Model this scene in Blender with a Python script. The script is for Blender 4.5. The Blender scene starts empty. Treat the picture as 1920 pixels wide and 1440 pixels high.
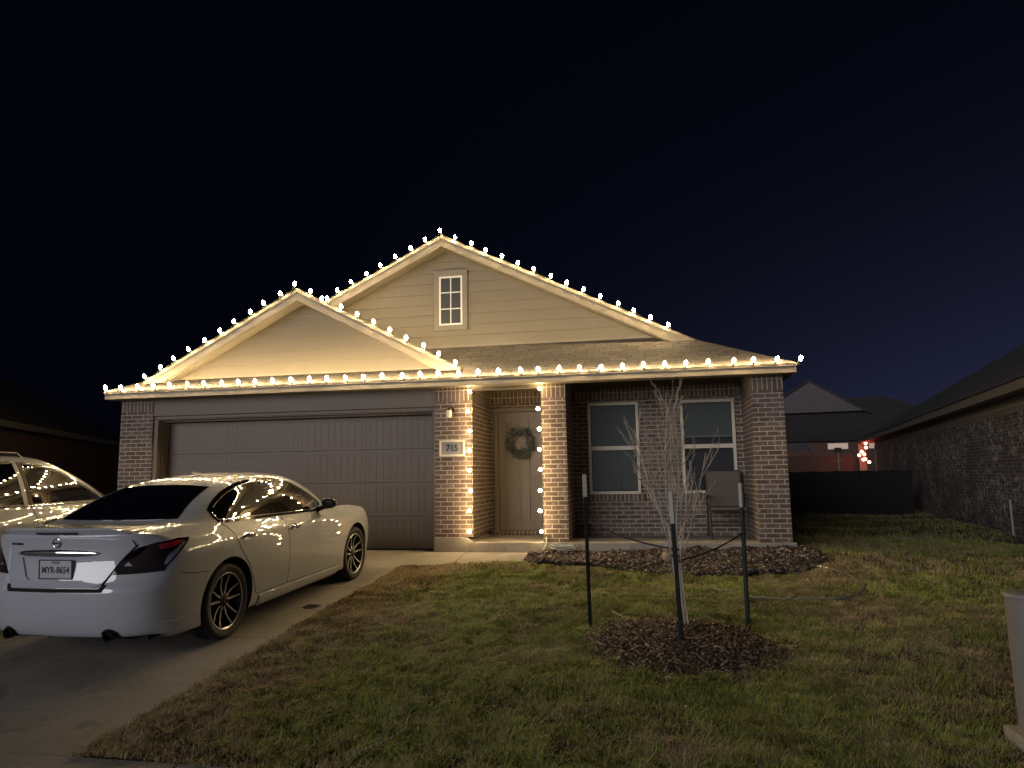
import bpy, bmesh, math, random
import numpy as np
from mathutils import Vector, Matrix
from mathutils.bvhtree import BVHTree
from mathutils.geometry import delaunay_2d_cdt
random.seed(7); rng = np.random.default_rng(7)
R = math.radians
sc = bpy.context.scene
# ---------------------------------------------------------------- camera
cd = bpy.data.cameras.new('camera'); cam = bpy.data.objects.new('camera', cd); sc.collection.objects.link(cam)
YAW, PITCH, ROLL = .1835, .1283, -.0158
cam.location = (3.1904, -10.5782, 1.1215)
fw = Vector((-math.sin(YAW)*math.cos(PITCH), math.cos(YAW)*math.cos(PITCH), math.sin(PITCH)))
r0 = Vector((math.cos(YAW), math.sin(YAW), 0)); u0 = r0.cross(fw)
rt = r0*math.cos(ROLL)+u0*math.sin(ROLL); up = -r0*math.sin(ROLL)+u0*math.cos(ROLL)
cam.matrix_world = Matrix(((rt.x, up.x, -fw.x, 3.1904), (rt.y, up.y, -fw.y, -10.5782), (rt.z, up.z, -fw.z, 1.1215), (0, 0, 0, 1)))
cd.sensor_fit = 'HORIZONTAL'; cd.sensor_width = 36; cd.lens = 36*1330.84/1920; cd.clip_start = .05; cd.clip_end = 2000
sc.camera = cam
# ---------------------------------------------------------------- world and street light from across the road
SUN_EL, SUN_AZ = R(9), R(207)          # azimuth clockwise from +Y: light comes from behind the viewer's left
w = bpy.data.worlds.new('World'); sc.world = w; w.use_nodes = True
nt = w.node_tree; nt.nodes.clear()
out = nt.nodes.new('ShaderNodeOutputWorld'); bg = nt.nodes.new('ShaderNodeBackground')
tc = nt.nodes.new('ShaderNodeTexCoord'); sep = nt.nodes.new('ShaderNodeSeparateXYZ')
nt.links.new(tc.outputs['Generated'], sep.inputs[0])
def wmath(op, a, b=None):
    n = nt.nodes.new('ShaderNodeMath'); n.operation = op; n.use_clamp = False
    for i, v in enumerate((a, b)):
        if v is None: continue
        if isinstance(v, (int, float)): n.inputs[i].default_value = v
        else: nt.links.new(v, n.inputs[i])
    return n.outputs[0]
# night sky: darkest overhead and to the west, a navy glow of town light low in the east
el = wmath('POWER', wmath('SUBTRACT', 1.0, wmath('MAXIMUM', sep.outputs['Z'], 0.0)), 5.0)
az = wmath('MULTIPLY_ADD', sep.outputs['X'], 1.0); az.node.inputs[2].default_value = .50
az = wmath('MAXIMUM', az, 0.0)
glow = wmath('ADD', wmath('MULTIPLY', el, wmath('POWER', az, 1.6)), .03)
mixc = nt.nodes.new('ShaderNodeMix'); mixc.data_type = 'RGBA'
nt.links.new(glow, mixc.inputs[0]); mixc.inputs[6].default_value = (.00015, .00025, .0009, 1); mixc.inputs[7].default_value = (.018, .021, .050, 1)
# town glow behind the viewer, over the far side of the road
back = wmath('POWER', wmath('MAXIMUM', wmath('MULTIPLY', sep.outputs['Y'], -1.0), 0.0), 1.5)
low = wmath('POWER', wmath('SUBTRACT', 1.0, wmath('ABSOLUTE', sep.outputs['Z'])), 3.0)
gl2 = nt.nodes.new('ShaderNodeMix'); gl2.data_type = 'RGBA'; gl2.blend_type = 'MIX'; nt.links.new(wmath('MULTIPLY', back, low), gl2.inputs[0])
nt.links.new(mixc.outputs[2], gl2.inputs[6]); gl2.inputs[7].default_value = (.16, .15, .17, 1)
nt.links.new(gl2.outputs[2], bg.inputs[0]); bg.inputs[1].default_value = 1.0
nt.links.new(bg.outputs[0], out.inputs[0])
sd = bpy.data.lights.new('sun', 'SUN'); sun = bpy.data.objects.new('sun', sd); sc.collection.objects.link(sun)
sd.energy = .95; sd.specular_factor = .05; sd.angle = R(34); sd.color = (.93, .92, .96)
dsun = Vector((math.sin(SUN_AZ)*math.cos(SUN_EL), math.cos(SUN_AZ)*math.cos(SUN_EL), math.sin(SUN_EL)))
sun.rotation_euler = dsun.to_track_quat('Z', 'Y').to_euler()
sc.view_settings.view_transform = 'Standard'; sc.view_settings.look = 'None'
sc.view_settings.exposure = .46; sc.view_settings.gamma = 1
sc.render.engine = 'CYCLES'
sc.cycles.use_denoising = True; sc.cycles.max_bounces = 6; sc.cycles.caustics_reflective = False; sc.cycles.caustics_refractive = False
sc.cycles.sample_clamp_indirect = 3.0; sc.cycles.use_light_tree = True
sc.cycles.use_adaptive_sampling = True; sc.cycles.adaptive_threshold = .01
BULB_E = 350.0
# ---------------------------------------------------------------- materials
class NT:
    def __init__(s, name):
        s.m = bpy.data.materials.new(name); s.m.use_nodes = True; s.t = s.m.node_tree
        s.b = s.t.nodes['Principled BSDF']; s.o = s.t.nodes['Material Output']
        s.tc = s.n('TexCoord')
    def n(s, ty, **k):
        n = s.t.nodes.new('ShaderNode'+ty)
        for a, v in k.items(): setattr(n, a, v)
        return n
    def l(s, a, b): s.t.links.new(a, b)
    def set(s, **k):
        for a, v in k.items():
            a = a.replace('_', ' ')
            i = s.b.inputs[a]
            if isinstance(v, bpy.types.NodeSocket): s.l(v, i)
            else: i.default_value = (*v, 1) if isinstance(v, tuple) and len(v) == 3 and i.type == 'RGBA' else v
        return s
    def noise(s, scale, detail=3, rough=.55, vec=None, dist=0):
        n = s.n('TexNoise'); n.inputs['Scale'].default_value = scale; n.inputs['Detail'].default_value = detail
        n.inputs['Roughness'].default_value = rough; n.inputs['Distortion'].default_value = dist
        s.l(vec if vec is not None else s.tc.outputs['Object'], n.inputs['Vector']); return n.outputs['Fac']
    def ramp(s, fac, stops):
        n = s.n('ValToRGB'); e = n.color_ramp.elements
        while len(e) < len(stops): e.new(.5)
        for k, (p, c) in enumerate(stops):
            e[k].position = p; e[k].color = (*c, 1) if isinstance(c, tuple) else (c, c, c, 1)
        s.l(fac, n.inputs[0]); return n.outputs[0]
    def mix(s, f, a, b, mode='MIX'):
        n = s.n('Mix', data_type='RGBA', blend_type=mode)
        for i, v in ((0, f), (6, a), (7, b)):
            if isinstance(v, bpy.types.NodeSocket): s.l(v, n.inputs[i])
            elif isinstance(v, tuple): n.inputs[i].default_value = (*v, 1)
            else: n.inputs[i].default_value = v if i == 0 else (v, v, v, 1)
        return n.outputs[2]
    def math(s, op, a, b=0.0):
        n = s.n('Math', operation=op)
        for i, v in enumerate((a, b)):
            if isinstance(v, bpy.types.NodeSocket): s.l(v, n.inputs[i])
            else: n.inputs[i].default_value = v
        return n.outputs[0]
    def map(s, src, scale=(1, 1, 1), rot=(0, 0, 0), loc=(0, 0, 0)):
        n = s.n('Mapping'); n.inputs['Scale'].default_value = scale; n.inputs['Rotation'].default_value = rot; n.inputs['Location'].default_value = loc
        s.l(src, n.inputs[0]); return n.outputs[0]
    def bump(s, h, strength=.3, dist=.01):
        n = s.n('Bump'); n.inputs['Strength'].default_value = strength; n.inputs['Distance'].default_value = dist
        s.l(h, n.inputs['Height']); s.l(n.outputs[0], s.b.inputs['Normal']); return n
def simple(name, col, rough=.6, metal=0.0, var=.12, scale=18, bump=.15, spec=.5, coat=0.0):
    s = NT(name); f = s.noise(scale, 4)
    c = s.mix(f, tuple(x*(1-var) for x in col), tuple(min(1, x*(1+var)) for x in col))
    s.set(Base_Color=c, Roughness=rough, Metallic=metal)
    s.b.inputs['Specular IOR Level'].default_value = spec; s.b.inputs['Coat Weight'].default_value = coat
    if bump: s.bump(s.noise(scale*6, 3), bump, .003)
    return s.m
def brick(name, bw=.2, rh=.0677, soldier=False, c1=(.115, .076, .058), c2=(.225, .160, .120), mortar=(.54, .485, .40), smear=.5, sm0=.60):
    s = NT(name); uv = s.tc.outputs['UV']
    if soldier: uv = s.map(uv, rot=(0, 0, R(90)))
    wob = s.n('TexNoise'); wob.inputs['Scale'].default_value = 14; s.l(uv, wob.inputs['Vector'])
    vm = s.n('VectorMath', operation='MULTIPLY_ADD'); s.l(wob.outputs['Color'], vm.inputs[0]); vm.inputs[1].default_value = (.007, .007, 0); s.l(uv, vm.inputs[2])
    b = s.n('TexBrick'); s.l(vm.outputs[0], b.inputs['Vector']); b.inputs['Scale'].default_value = 1
    b.offset = 0.0 if soldier else .5; b.inputs['Brick Width'].default_value = bw; b.inputs['Row Height'].default_value = rh
    b.inputs['Mortar Size'].default_value = .0072; b.inputs['Mortar Smooth'].default_value = .25; b.inputs['Bias'].default_value = -.1
    b.inputs['Color1'].default_value = (*c1, 1); b.inputs['Color2'].default_value = (*c2, 1); b.inputs['Mortar'].default_value = (*mortar, 1)
    big = s.noise(1.1, 3, vec=uv); fine = s.noise(45, 4, vec=uv); mid = s.noise(9, 4, .7, vec=uv, dist=.6)
    col = s.mix(s.math('MULTIPLY', fine, .55), b.outputs['Color'], (.07, .045, .035), 'MIX')
    # lime smears over some bricks
    sm = s.ramp(mid, [(sm0, 0.0), (sm0+.12, 1.0)])
    col = s.mix(s.math('MULTIPLY', s.math('MULTIPLY', sm, smear), s.ramp(big, [(.42, .25), (.62, 1.0)])), col, (.42, .38, .33))
    s.set(Base_Color=col, Roughness=.93)
    inv = s.math('SUBTRACT', 1.0, b.outputs['Fac'])
    h = s.math('ADD', inv, s.math('MULTIPLY', fine, .45))
    s.bump(h, .8, .006)
    return s.m
M = {}
M['brick'] = brick('brown_brick', smear=.7, sm0=.57); M['soldier'] = brick('soldier_brick', bw=.2032, rh=.0677, soldier=True)
M['brick_n'] = brick('neighbour_brick', smear=1.0, c1=(.03, .024, .025), c2=(.06, .047, .048), mortar=(.20, .18, .187), sm0=.47); M['soldier_n'] = brick('neighbour_soldier', soldier=True, smear=.2)
M['brick_l'] = brick('red_brick', c1=(.10, .045, .035), c2=(.16, .07, .05), mortar=(.2, .15, .12), smear=.1)
M['siding'] = simple('beige_siding', (.185, .160, .118), .7, var=.06, scale=5, bump=.12)
M['trim'] = simple('beige_trim', (.19, .165, .125), .55, var=.05, scale=7, bump=.08)
M['trim_d'] = simple('taupe_header_paint', (.155, .12, .093), .6, var=.05, scale=4, bump=.1); M['garage'] = simple('taupe_garage_paint', (.145, .107, .079), .55, var=.07, scale=3, bump=.25)
M['door'] = simple('beige_door_paint', (.20, .168, .138), .5, var=.05, scale=9)
M['frame'] = simple('window_vinyl', (.62, .54, .42), .45, var=.04)
M['lamp_black'] = simple('black_metal', (.02, .02, .02), .4)
M['bronze'] = simple('bronze_metal', (.06, .045, .03), .4, metal=.8)
M['white'] = simple('white_paint', (.7, .7, .66), .5)
M['conc'] = None
def concrete(name, c):
    s = NT(name); a = s.noise(1.3, 4); b = s.noise(28, 5, .65); d = s.noise(140, 3)
    col = s.mix(s.ramp(a, [(.3, 0.0), (.7, 1.0)]), tuple(x*.74 for x in c), tuple(x*1.08 for x in c))
    col = s.mix(s.ramp(b, [(.52, 0.0), (.75, .6)]), col, tuple(x*.5 for x in c))
    stain = s.ramp(s.noise(2.6, 5, .7, dist=1.2), [(.55, 0.0), (.68, .75)])
    col = s.mix(stain, col, tuple(x*.55 for x in c))
    s.set(Base_Color=col, Roughness=.9); s.bump(s.math('ADD', b, s.math('MULTIPLY', d, .5)), .35, .004); return s.m
M['conc'] = concrete('driveway_concrete', (.25, .225, .195)); M['slab'] = concrete('porch_concrete', (.36, .32, .26))
def shingle(name, c1, c2):
    s = NT(name); uv = s.tc.outputs['UV']
    b = s.n('TexBrick'); s.l(uv, b.inputs['Vector']); b.inputs['Scale'].default_value = 1; b.inputs['Brick Width'].default_value = .27; b.inputs['Row Height'].default_value = .125
    b.inputs['Mortar Size'].default_value = .006; b.offset = .37; b.offset_frequency = 2; b.squash = .72; b.squash_frequency = 3
    b.inputs['Color1'].default_value = (*c1, 1); b.inputs['Color2'].default_value = (*c2, 1); b.inputs['Mortar'].default_value = tuple(x*.25 for x in c1)+(1,)
    g = s.noise(160, 2); col = s.mix(s.math('MULTIPLY', g, .7), b.outputs['Color'], tuple(x*.45 for x in c1))
    s.set(Base_Color=col, Roughness=.95)
    sx = s.n('SeparateXYZ'); s.l(uv, sx.inputs[0])
    saw = s.math('SUBTRACT', 1.0, s.math('FRACT', s.math('DIVIDE', sx.outputs[1], .125)))
    h = s.math('ADD', s.math('MULTIPLY', saw, .9), s.math('ADD', s.math('MULTIPLY', g, .25), s.math('SUBTRACT', 1.0, b.outputs['Fac'])))
    s.bump(h, .9, .012); return s.m
M['shingle'] = shingle('grey_brown_shingles', (.115, .098, .08), (.19, .165, .135)); M['shingle_d'] = shingle('dark_shingles', (.05, .045, .045), (.08, .075, .075))
def soil(name, a, b, sc_=7):
    s = NT(name); f = s.noise(sc_, 5, .6); g = s.noise(60, 3)
    s.set(Base_Color=s.mix(f, a, b), Roughness=1.0); s.bump(s.math('ADD', f, g), .8, .03); return s.m
M['soil'] = soil('lawn_soil', (.035, .028, .018), (.075, .058, .034))
M['mound'] = soil('mulch_soil', (.018, .012, .009), (.045, .030, .022), 20)
def lawn_mask(s):
    # dormant brown patches against winter-green ones, in world metres
    v = s.tc.outputs['Object']; sx = s.n('SeparateXYZ'); s.l(v, sx.inputs[0])
    a = s.noise(.55, 3, .6); b = s.noise(2.6, 4, .65); c = s.noise(11, 3, .6)
    x = sx.outputs[0]; y = sx.outputs[1]
    edge = s.ramp(s.math('DIVIDE', x, 3.0), [(.06, .26), (.36, 0.0)])         # brown along the drive
    far = s.ramp(s.math('DIVIDE', s.math('SUBTRACT', x, 4.4), 2.0), [(0.0, 0.0), (.5, .12), (1.0, .02)])
    strip = s.ramp(s.math('DIVIDE', s.math('SUBTRACT', s.math('MULTIPLY', y, -1.0), 1.2), 1.4), [(0.0, .03), (.5, 0.0)])
    m = s.math('ADD', s.math('MULTIPLY', a, .9), s.math('ADD', s.math('MULTIPLY', b, .7), s.math('MULTIPLY', c, .35)))
    m = s.math('ADD', m, s.math('ADD', edge, s.math('ADD', far, strip)))
    return s.ramp(s.math('SUBTRACT', m, .5), [(.43, 0.0), (.70, 1.0)])
def grass_mat():
    s = NT('lawn_grass'); at = s.n('Attribute'); at.attribute_name = 'tint'
    m = lawn_mask(s); t = at.outputs['Fac']
    green = s.mix(t, (.10, .14, .02), (.38, .43, .10)); brown = s.mix(t, (.19, .12, .07), (.50, .37, .24))
    pick = s.math('GREATER_THAN', s.math('ADD', m, s.math('MULTIPLY', s.math('SUBTRACT', s.math('FRACT', s.math('MULTIPLY', t, 17.3)), .5), 1.5)), .5)
    s.set(Base_Color=s.mix(pick, green, brown), Roughness=.7); s.b.inputs['Specular IOR Level'].default_value = .2
    return s.m
M['grass'] = grass_mat()
def chip_mat(name, a, b, c):
    s = NT(name); at = s.n('Attribute'); at.attribute_name = 'tint'
    s.set(Base_Color=s.ramp(at.outputs['Fac'], [(0.0, a), (.55, b), (.85, c), (1.0, tuple(min(1, v*1.8) for v in c))]), Roughness=.85); return s.m
M['chips'] = chip_mat('bed_mulch', (.012, .009, .008), (.055, .04, .033), (.20, .15, .12)); M['chips_r'] = chip_mat('ring_mulch', (.015, .009, .006), (.075, .042, .026), (.25, .17, .11))
def bark():
    s = NT('pale_bark'); v = s.map(s.tc.outputs['Object'], scale=(30, 30, 5)); f = s.noise(1.0, 4, vec=v)
    s.set(Base_Color=s.ramp(f, [(.3, (.26, .21, .17)), (.7, (.50, .43, .36))]), Roughness=.9); s.bump(f, .5, .004); return s.m
M['bark'] = bark()
M['leaf'] = simple('dry_green_leaf', (.16, .2, .06), .6, bump=0); M['leaf_b'] = simple('dry_leaf', (.25, .17, .09), .7, bump=0)
def glass(name, tint=(.01, .012, .012), rough=.03, coat=.6):
    s = NT(name); s.set(Base_Color=tint, Roughness=rough); s.b.inputs['Specular IOR Level'].default_value = .7; s.b.inputs['IOR'].default_value = 1.55
    s.b.inputs['Coat Weight'].default_value = coat; s.b.inputs['Coat Roughness'].default_value = .01; return s.m
M['glass'] = glass('window_glass'); M['tint'] = glass('tinted_car_glass', (.004, .004, .005), .015, .8)
def clear_glass():
    s = NT('clear_pane'); tr = s.n('BsdfTransparent'); tr.inputs[0].default_value = (.90, .93, .92, 1); gl = s.n('BsdfGlossy'); gl.inputs['Roughness'].default_value = .03
    fr = s.n('Fresnel'); fr.inputs[0].default_value = 1.5; mx = s.n('MixShader'); s.l(fr.outputs[0], mx.inputs[0]); s.l(tr.outputs[0], mx.inputs[1]); s.l(gl.outputs[0], mx.inputs[2]); s.l(mx.outputs[0], s.o.inputs[0]); return s.m
M['attic_glass'] = glass('attic_glass', (.004, .005, .006), .6, 0.0); M['pane'] = clear_glass()
M['blind'] = simple('grey_green_blind', (.20, .22, .185), .8, var=.05); M['dark'] = simple('unlit_room', (.012, .012, .013), .95, bump=0)
M['curtain'] = simple('room_curtain', (.10, .12, .11), .95)
def paint():
    s = NT('pearl_white_paint'); f = s.noise(600, 2)
    s.set(Base_Color=s.mix(f, (.38, .395, .43), (.44, .457, .50)), Roughness=.32, Metallic=.0)
    s.b.inputs['Coat Weight'].default_value = 1; s.b.inputs['Coat Roughness'].default_value = .008; s.b.inputs['Coat IOR'].default_value = 1.7; s.b.inputs['Specular IOR Level'].default_value = .15
    return s.m
M['paint'] = paint(); M['paint_d'] = simple('shaded_chrome_cup', (.45, .45, .45), .2, metal=.7, bump=0)
M['chrome'] = simple('chrome', (.75, .75, .76), .08, metal=1, var=.02, bump=0); M['rim'] = simple('machined_alloy', (.50, .50, .52), .30, metal=.45, var=.03, bump=0)
M['rim_d'] = simple('gunmetal_alloy', (.035, .035, .038), .35, metal=.6, var=.05, bump=0)
M['tyre'] = simple('tyre_rubber', (.018, .018, .018), .75, var=.2, scale=30); M['plastic'] = simple('black_plastic', (.012, .012, .013), .45, bump=0)
M['gloss_black'] = simple('gloss_black_trim', (.006, .006, .006), .06, bump=0, coat=.5); M['gap'] = simple('panel_gap', (.004, .004, .004), .9, bump=0); M['disc'] = simple('brake_disc', (.18, .17, .16), .4, metal=.9)
M['tail'] = glass('smoked_tail_lens', (.006, .0008, .0008), .04, .1); M['tail'].node_tree.nodes['Principled BSDF'].inputs['Specular IOR Level'].default_value = .3; M['tail_red'] = simple('red_reflector', (.32, .012, .012), .15, bump=0, coat=1); M['tail_clear'] = simple('clear_reflector', (.42, .42, .46), .12, metal=.7, bump=0, coat=1)
M['plate'] = simple('plate_face', (.42, .42, .45), .4, bump=0); M['ink'] = simple('plate_ink', (.015, .017, .03), .5, bump=0)
M['wire'] = simple('green_cord', (.025, .045, .03), .5, bump=0); M['wire_w'] = simple('white_cord', (.42, .46, .42), .5, bump=0)
M['socket'] = simple('bulb_socket', (.03, .04, .03), .5, bump=0)
M['post'] = simple('green_black_steel', (.012, .016, .014), .45, metal=.4, scale=40); M['post_w'] = simple('post_white_tip', (.36, .36, .33), .5, scale=40)
M['strap'] = simple('black_strap', (.015, .015, .016), .6); M['hose'] = simple('garden_hose', (.15, .15, .13), .35, bump=0, coat=.3)
M['wood_d'] = simple('dark_bench_wood', (.035, .025, .02), .6, scale=30); M['cushion'] = simple('tan_sling_fabric', (.13, .105, .08), .85, scale=60)
M['fence'] = simple('cedar_fence', (.085, .05, .035), .85, scale=12); M['added_dark'] = simple('added_dark_boards', (.008, .008, .008), .95, bump=0); M['sign'] = simple('sign_face', (.30, .28, .26), .6); M['sign_rim'] = simple('sign_rim', (.60, .54, .40), .5)  # near-black boards carry the darkness of the side gap in their colour
M['pvc'] = simple('grey_plastic_shell', (.22, .205, .185), .5, var=.05); M['wreath'] = simple('frosted_sprig', (.055, .065, .05), .7, bump=0, var=.5, scale=40); M['berry'] = simple('silver_berry', (.5, .5, .52), .2, metal=.9, bump=0)
M['clay'] = simple('clay_ornament', (.24, .19, .14), .8)
M['iron'] = simple('cast_iron', (.03, .027, .025), .7, metal=.5)
M['gable_far'] = simple('far_siding', (.10, .082, .088), .8)
def emit(name, col, e):
    s = NT(name); s.set(Base_Color=(.8, .7, .5), Roughness=.3); s.b.inputs['Emission Color'].default_value = (*col, 1); s.b.inputs['Emission Strength'].default_value = e; return s.m
M['bulb'] = emit('warm_bulb', (1.0, .73, .37), BULB_E)
M['bulb_soft'] = emit('warm_bulb_dim', (1.0, .71, .36), BULB_E*.32); M['bulb_red'] = emit('red_bulb', (1.0, .15, .09), 20); M['lit_win'] = emit('lit_far_window', (1.0, .55, .5), .14)
# ---------------------------------------------------------------- mesh helpers
COL = sc.collection
PW = {}                                              # world matrices of things
def place(o, parent):
    COL.objects.link(o)
    if parent is not None: o.parent = parent
    return o
def thing(name, label, cat, loc=(0, 0, 0), rz=0, group=None, rot=None, kind=None):
    o = bpy.data.objects.new(name, None); COL.objects.link(o); o.location = loc; o.rotation_euler = rot or (0, 0, rz)
    o.empty_display_size = .2
    if label: o['label'] = label
    if cat: o['category'] = cat
    if group: o['group'] = group
    if kind: o['kind'] = kind
    PW[o.name] = Matrix.Translation(Vector(loc)) @ o.rotation_euler.to_matrix().to_4x4()
    return o
class MB:
    def __init__(s): s.v = []; s.f = []; s.uv = []
    def add(s, vs, fs, uvs=None):
        b = len(s.v); s.v += [tuple(v) for v in vs]
        for k, f in enumerate(fs): s.f.append([b+i for i in f]); s.uv.append(uvs[k] if uvs else None)
        return s
    def box(s, x0, x1, y0, y1, z0, z1):
        return s.add([(x0, y0, z0), (x1, y0, z0), (x1, y1, z0), (x0, y1, z0), (x0, y0, z1), (x1, y0, z1), (x1, y1, z1), (x0, y1, z1)],
                     [(0, 3, 2, 1), (4, 5, 6, 7), (0, 1, 5, 4), (1, 2, 6, 5), (2, 3, 7, 6), (3, 0, 4, 7)])
    def obox(s, c, ax, ay, az, hx, hy, hz):            # oriented box
        c = Vector(c); ax, ay, az = [Vector(a).normalized() for a in (ax, ay, az)]
        vs = [c+ax*i*hx+ay*j*hy+az*k*hz for k in (-1, 1) for j in (-1, 1) for i in (-1, 1)]
        return s.add(vs, [(0, 2, 3, 1), (4, 5, 7, 6), (0, 1, 5, 4), (1, 3, 7, 5), (3, 2, 6, 7), (2, 0, 4, 6)])
    def prism(s, poly, axis, a, b):                   # polygon in the two other axes, extruded along axis from a to b
        n = len(poly)
        def P(p, t): return (t, p[0], p[1]) if axis == 0 else ((p[0], t, p[1]) if axis == 1 else (p[0], p[1], t))
        vs = [P(p, a) for p in poly]+[P(p, b) for p in poly]
        return s.add(vs, [list(range(n)), list(range(n, 2*n))[::-1]]+[(i, i+n, (i+1) % n+n, (i+1) % n) for i in range(n)])
    def tube(s, pts, r, n=8, closed=False, cap=True):
        pts = [Vector(p) for p in pts]; m = len(pts); rr = r if isinstance(r, (list, tuple)) else [r]*m
        prev = None; rings = []
        for i, p in enumerate(pts):
            if closed: t = pts[(i+1) % m]-pts[i-1]
            else: t = pts[min(i+1, m-1)]-pts[max(i-1, 0)]
            t.normalize() if t.length > 1e-9 else None
            if prev is None:
                a = Vector((0, 0, 1)) if abs(t.z) < .9 else Vector((1, 0, 0)); u = t.cross(a).normalized()
            else:
                u = prev-t*prev.dot(t); u.normalize()
            prev = u; v = t.cross(u)
            rings.append([p+(u*math.cos(2*math.pi*k/n)+v*math.sin(2*math.pi*k/n))*rr[i] for k in range(n)])
        vs = [q for ring in rings for q in ring]; fs = []
        for i in range(m if closed else m-1):
            j = (i+1) % m
            for k in range(n): fs.append((i*n+k, i*n+(k+1) % n, j*n+(k+1) % n, j*n+k))
        if cap and not closed: fs += [list(range(n))[::-1], [(m-1)*n+k for k in range(n)]]
        return s.add(vs, fs)
    def lathe(s, prof, n=24, c=(0, 0, 0), axis=2, a0=0, a1=2*math.pi):
        full = abs(a1-a0-2*math.pi) < 1e-6; vs = []; fs = []; m = len(prof); N = n if full else n+1
        for k in range(N):
            t = a0+(a1-a0)*k/n; ca, sa = math.cos(t), math.sin(t)
            for (r, h) in prof:
                q = (r*ca, r*sa, h) if axis == 2 else ((h, r*ca, r*sa) if axis == 0 else (r*ca, h, r*sa))
                vs.append((q[0]+c[0], q[1]+c[1], q[2]+c[2]))
        for k in range(n):
            j = (k+1) % N
            for i in range(m-1): fs.append((k*m+i, j*m+i, j*m+i+1, k*m+i+1))
        return s.add(vs, fs)
    def build(s, name, mat, parent=None, smooth=False, local=False, bevel=0, flip=False, **props):
        me = bpy.data.meshes.new(name)
        vs = s.v
        UVsrc = s.v
        if not local and parent is not None:
            p = parent; Mx = Matrix.Identity(4)
            chain = []
            while p is not None: chain.append(p); p = p.parent
            for q in reversed(chain): Mx = Mx @ (Matrix.Translation(q.location) @ q.rotation_euler.to_matrix().to_4x4())
            inv = Mx.inverted(); vs = [tuple(inv @ Vector(v)) for v in s.v]
        me.from_pydata(vs, [], s.f)
        uvl = me.uv_layers.new(name='UVMap'); me.update()
        li = 0; dat = np.zeros(len(me.loops)*2, 'f')
        for poly, uv in zip(me.polygons, s.uv):
            if uv is not None:
                for k, c in enumerate(uv): dat[2*(poly.loop_start+k)] = c[0]; dat[2*(poly.loop_start+k)+1] = c[1]
            else:
                nn = poly.normal; ax = max(range(3), key=lambda i: abs(nn[i])) if local or parent is None or True else 0
                for k in range(poly.loop_total):
                    vi = me.loops[poly.loop_start+k].vertex_index; q = UVsrc[vi]
                    c = (q[1], q[2]) if ax == 0 else ((q[0], q[2]) if ax == 1 else (q[0], q[1]))
                    dat[2*(poly.loop_start+k)] = c[0]; dat[2*(poly.loop_start+k)+1] = c[1]
        uvl.data.foreach_set('uv', dat)
        bm = bmesh.new(); bm.from_mesh(me); bmesh.ops.recalc_face_normals(bm, faces=bm.faces)
        if bevel:
            es = [e for e in bm.edges if len(e.link_faces) == 2 and e.calc_face_angle(0) > .6]
            bmesh.ops.bevel(bm, geom=es, offset=bevel, segments=2, profile=.6, affect='EDGES', clamp_overlap=True)
        bm.to_mesh(me); bm.free()
        if smooth:
            for pl in me.polygons: pl.use_smooth = True
            if smooth != 'all':
                try: me.set_sharp_from_angle(angle=R(smooth if smooth is not True else 40))
                except Exception: pass
        if isinstance(mat, (list, tuple)):
            for q in mat: me.materials.append(q)
        else: me.materials.append(mat)
        o = bpy.data.objects.new(name, me); place(o, parent)
        for k, v in props.items(): o[k] = v
        return o
def text(body, size, loc, mat, parent, name='lettering', depth=.002, rot=(R(90), 0, 0), align='CENTER', sx=1.0, bold=0.0):
    c = bpy.data.curves.new(name, 'FONT'); c.body = body; c.size = size; c.extrude = depth; c.align_x = align; c.align_y = 'CENTER'; c.offset = bold
    o = bpy.data.objects.new(name, c); COL.objects.link(o)
    dg = bpy.context.evaluated_depsgraph_get(); me = bpy.data.meshes.new_from_object(o.evaluated_get(dg)); bpy.data.objects.remove(o)
    me.materials.clear(); me.materials.append(mat)
    q = bpy.data.objects.new(name, me); place(q, parent); q.location = loc; q.rotation_euler = rot; q.scale = (sx, 1, 1); return q
def np_mesh(name, verts, faces, mat, tint=None, kind='stuff'):
    me = bpy.data.meshes.new(name); nv = len(verts); k = faces.shape[1]; nf = len(faces)
    me.vertices.add(nv); me.vertices.foreach_set('co', verts.astype('f').ravel())
    me.loops.add(nf*k); me.loops.foreach_set('vertex_index', faces.astype('i').ravel())
    me.polygons.add(nf); me.polygons.foreach_set('loop_start', np.arange(0, nf*k, k, dtype='i'))
    me.update(calc_edges=True)
    if tint is not None:
        a = me.attributes.new('tint', 'FLOAT', 'POINT'); a.data.foreach_set('value', tint.astype('f'))
    me.materials.append(mat); o = bpy.data.objects.new(name, me); COL.objects.link(o)
    if kind: o['kind'] = kind
    return o
# ---------------------------------------------------------------- ground
GY = [-60, -14, -10, -6.9, -4.5, -1.9, -.9, 0, 3, 12, 60]; GZ = [-1.0, -.74, -.62, -.43, -.305, -.18, -.10, -.01, -.02, -.06, -.2]
def gz(y): return float(np.interp(y, GY, GZ))
def lawn_z(x, y):                                    # lawn lies a little proud of the drive and falls away beside the house
    x = np.asarray(x, float); y = np.asarray(y, float)
    b = np.interp(y, GY, GZ)
    und = .018*np.sin(1.7*x+.6*y)+.014*np.sin(2.9*y-1.1*x+1)+.008*np.sin(7*x+3*y)*np.cos(5*y)
    side = -.10*np.clip((x-5.6)/1.5, 0, 1)*np.clip((y+3)/3, 0, 1)
    edge = np.clip((x+.2)/.6, 0, 1)
    return b+.012+edge*(und+.02)+side
def ring_h(x, y):
    d = np.hypot((x-3.42)/.76, (y+4.42)/.80); return .13*np.clip(1-d**2, 0, 1)
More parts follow.
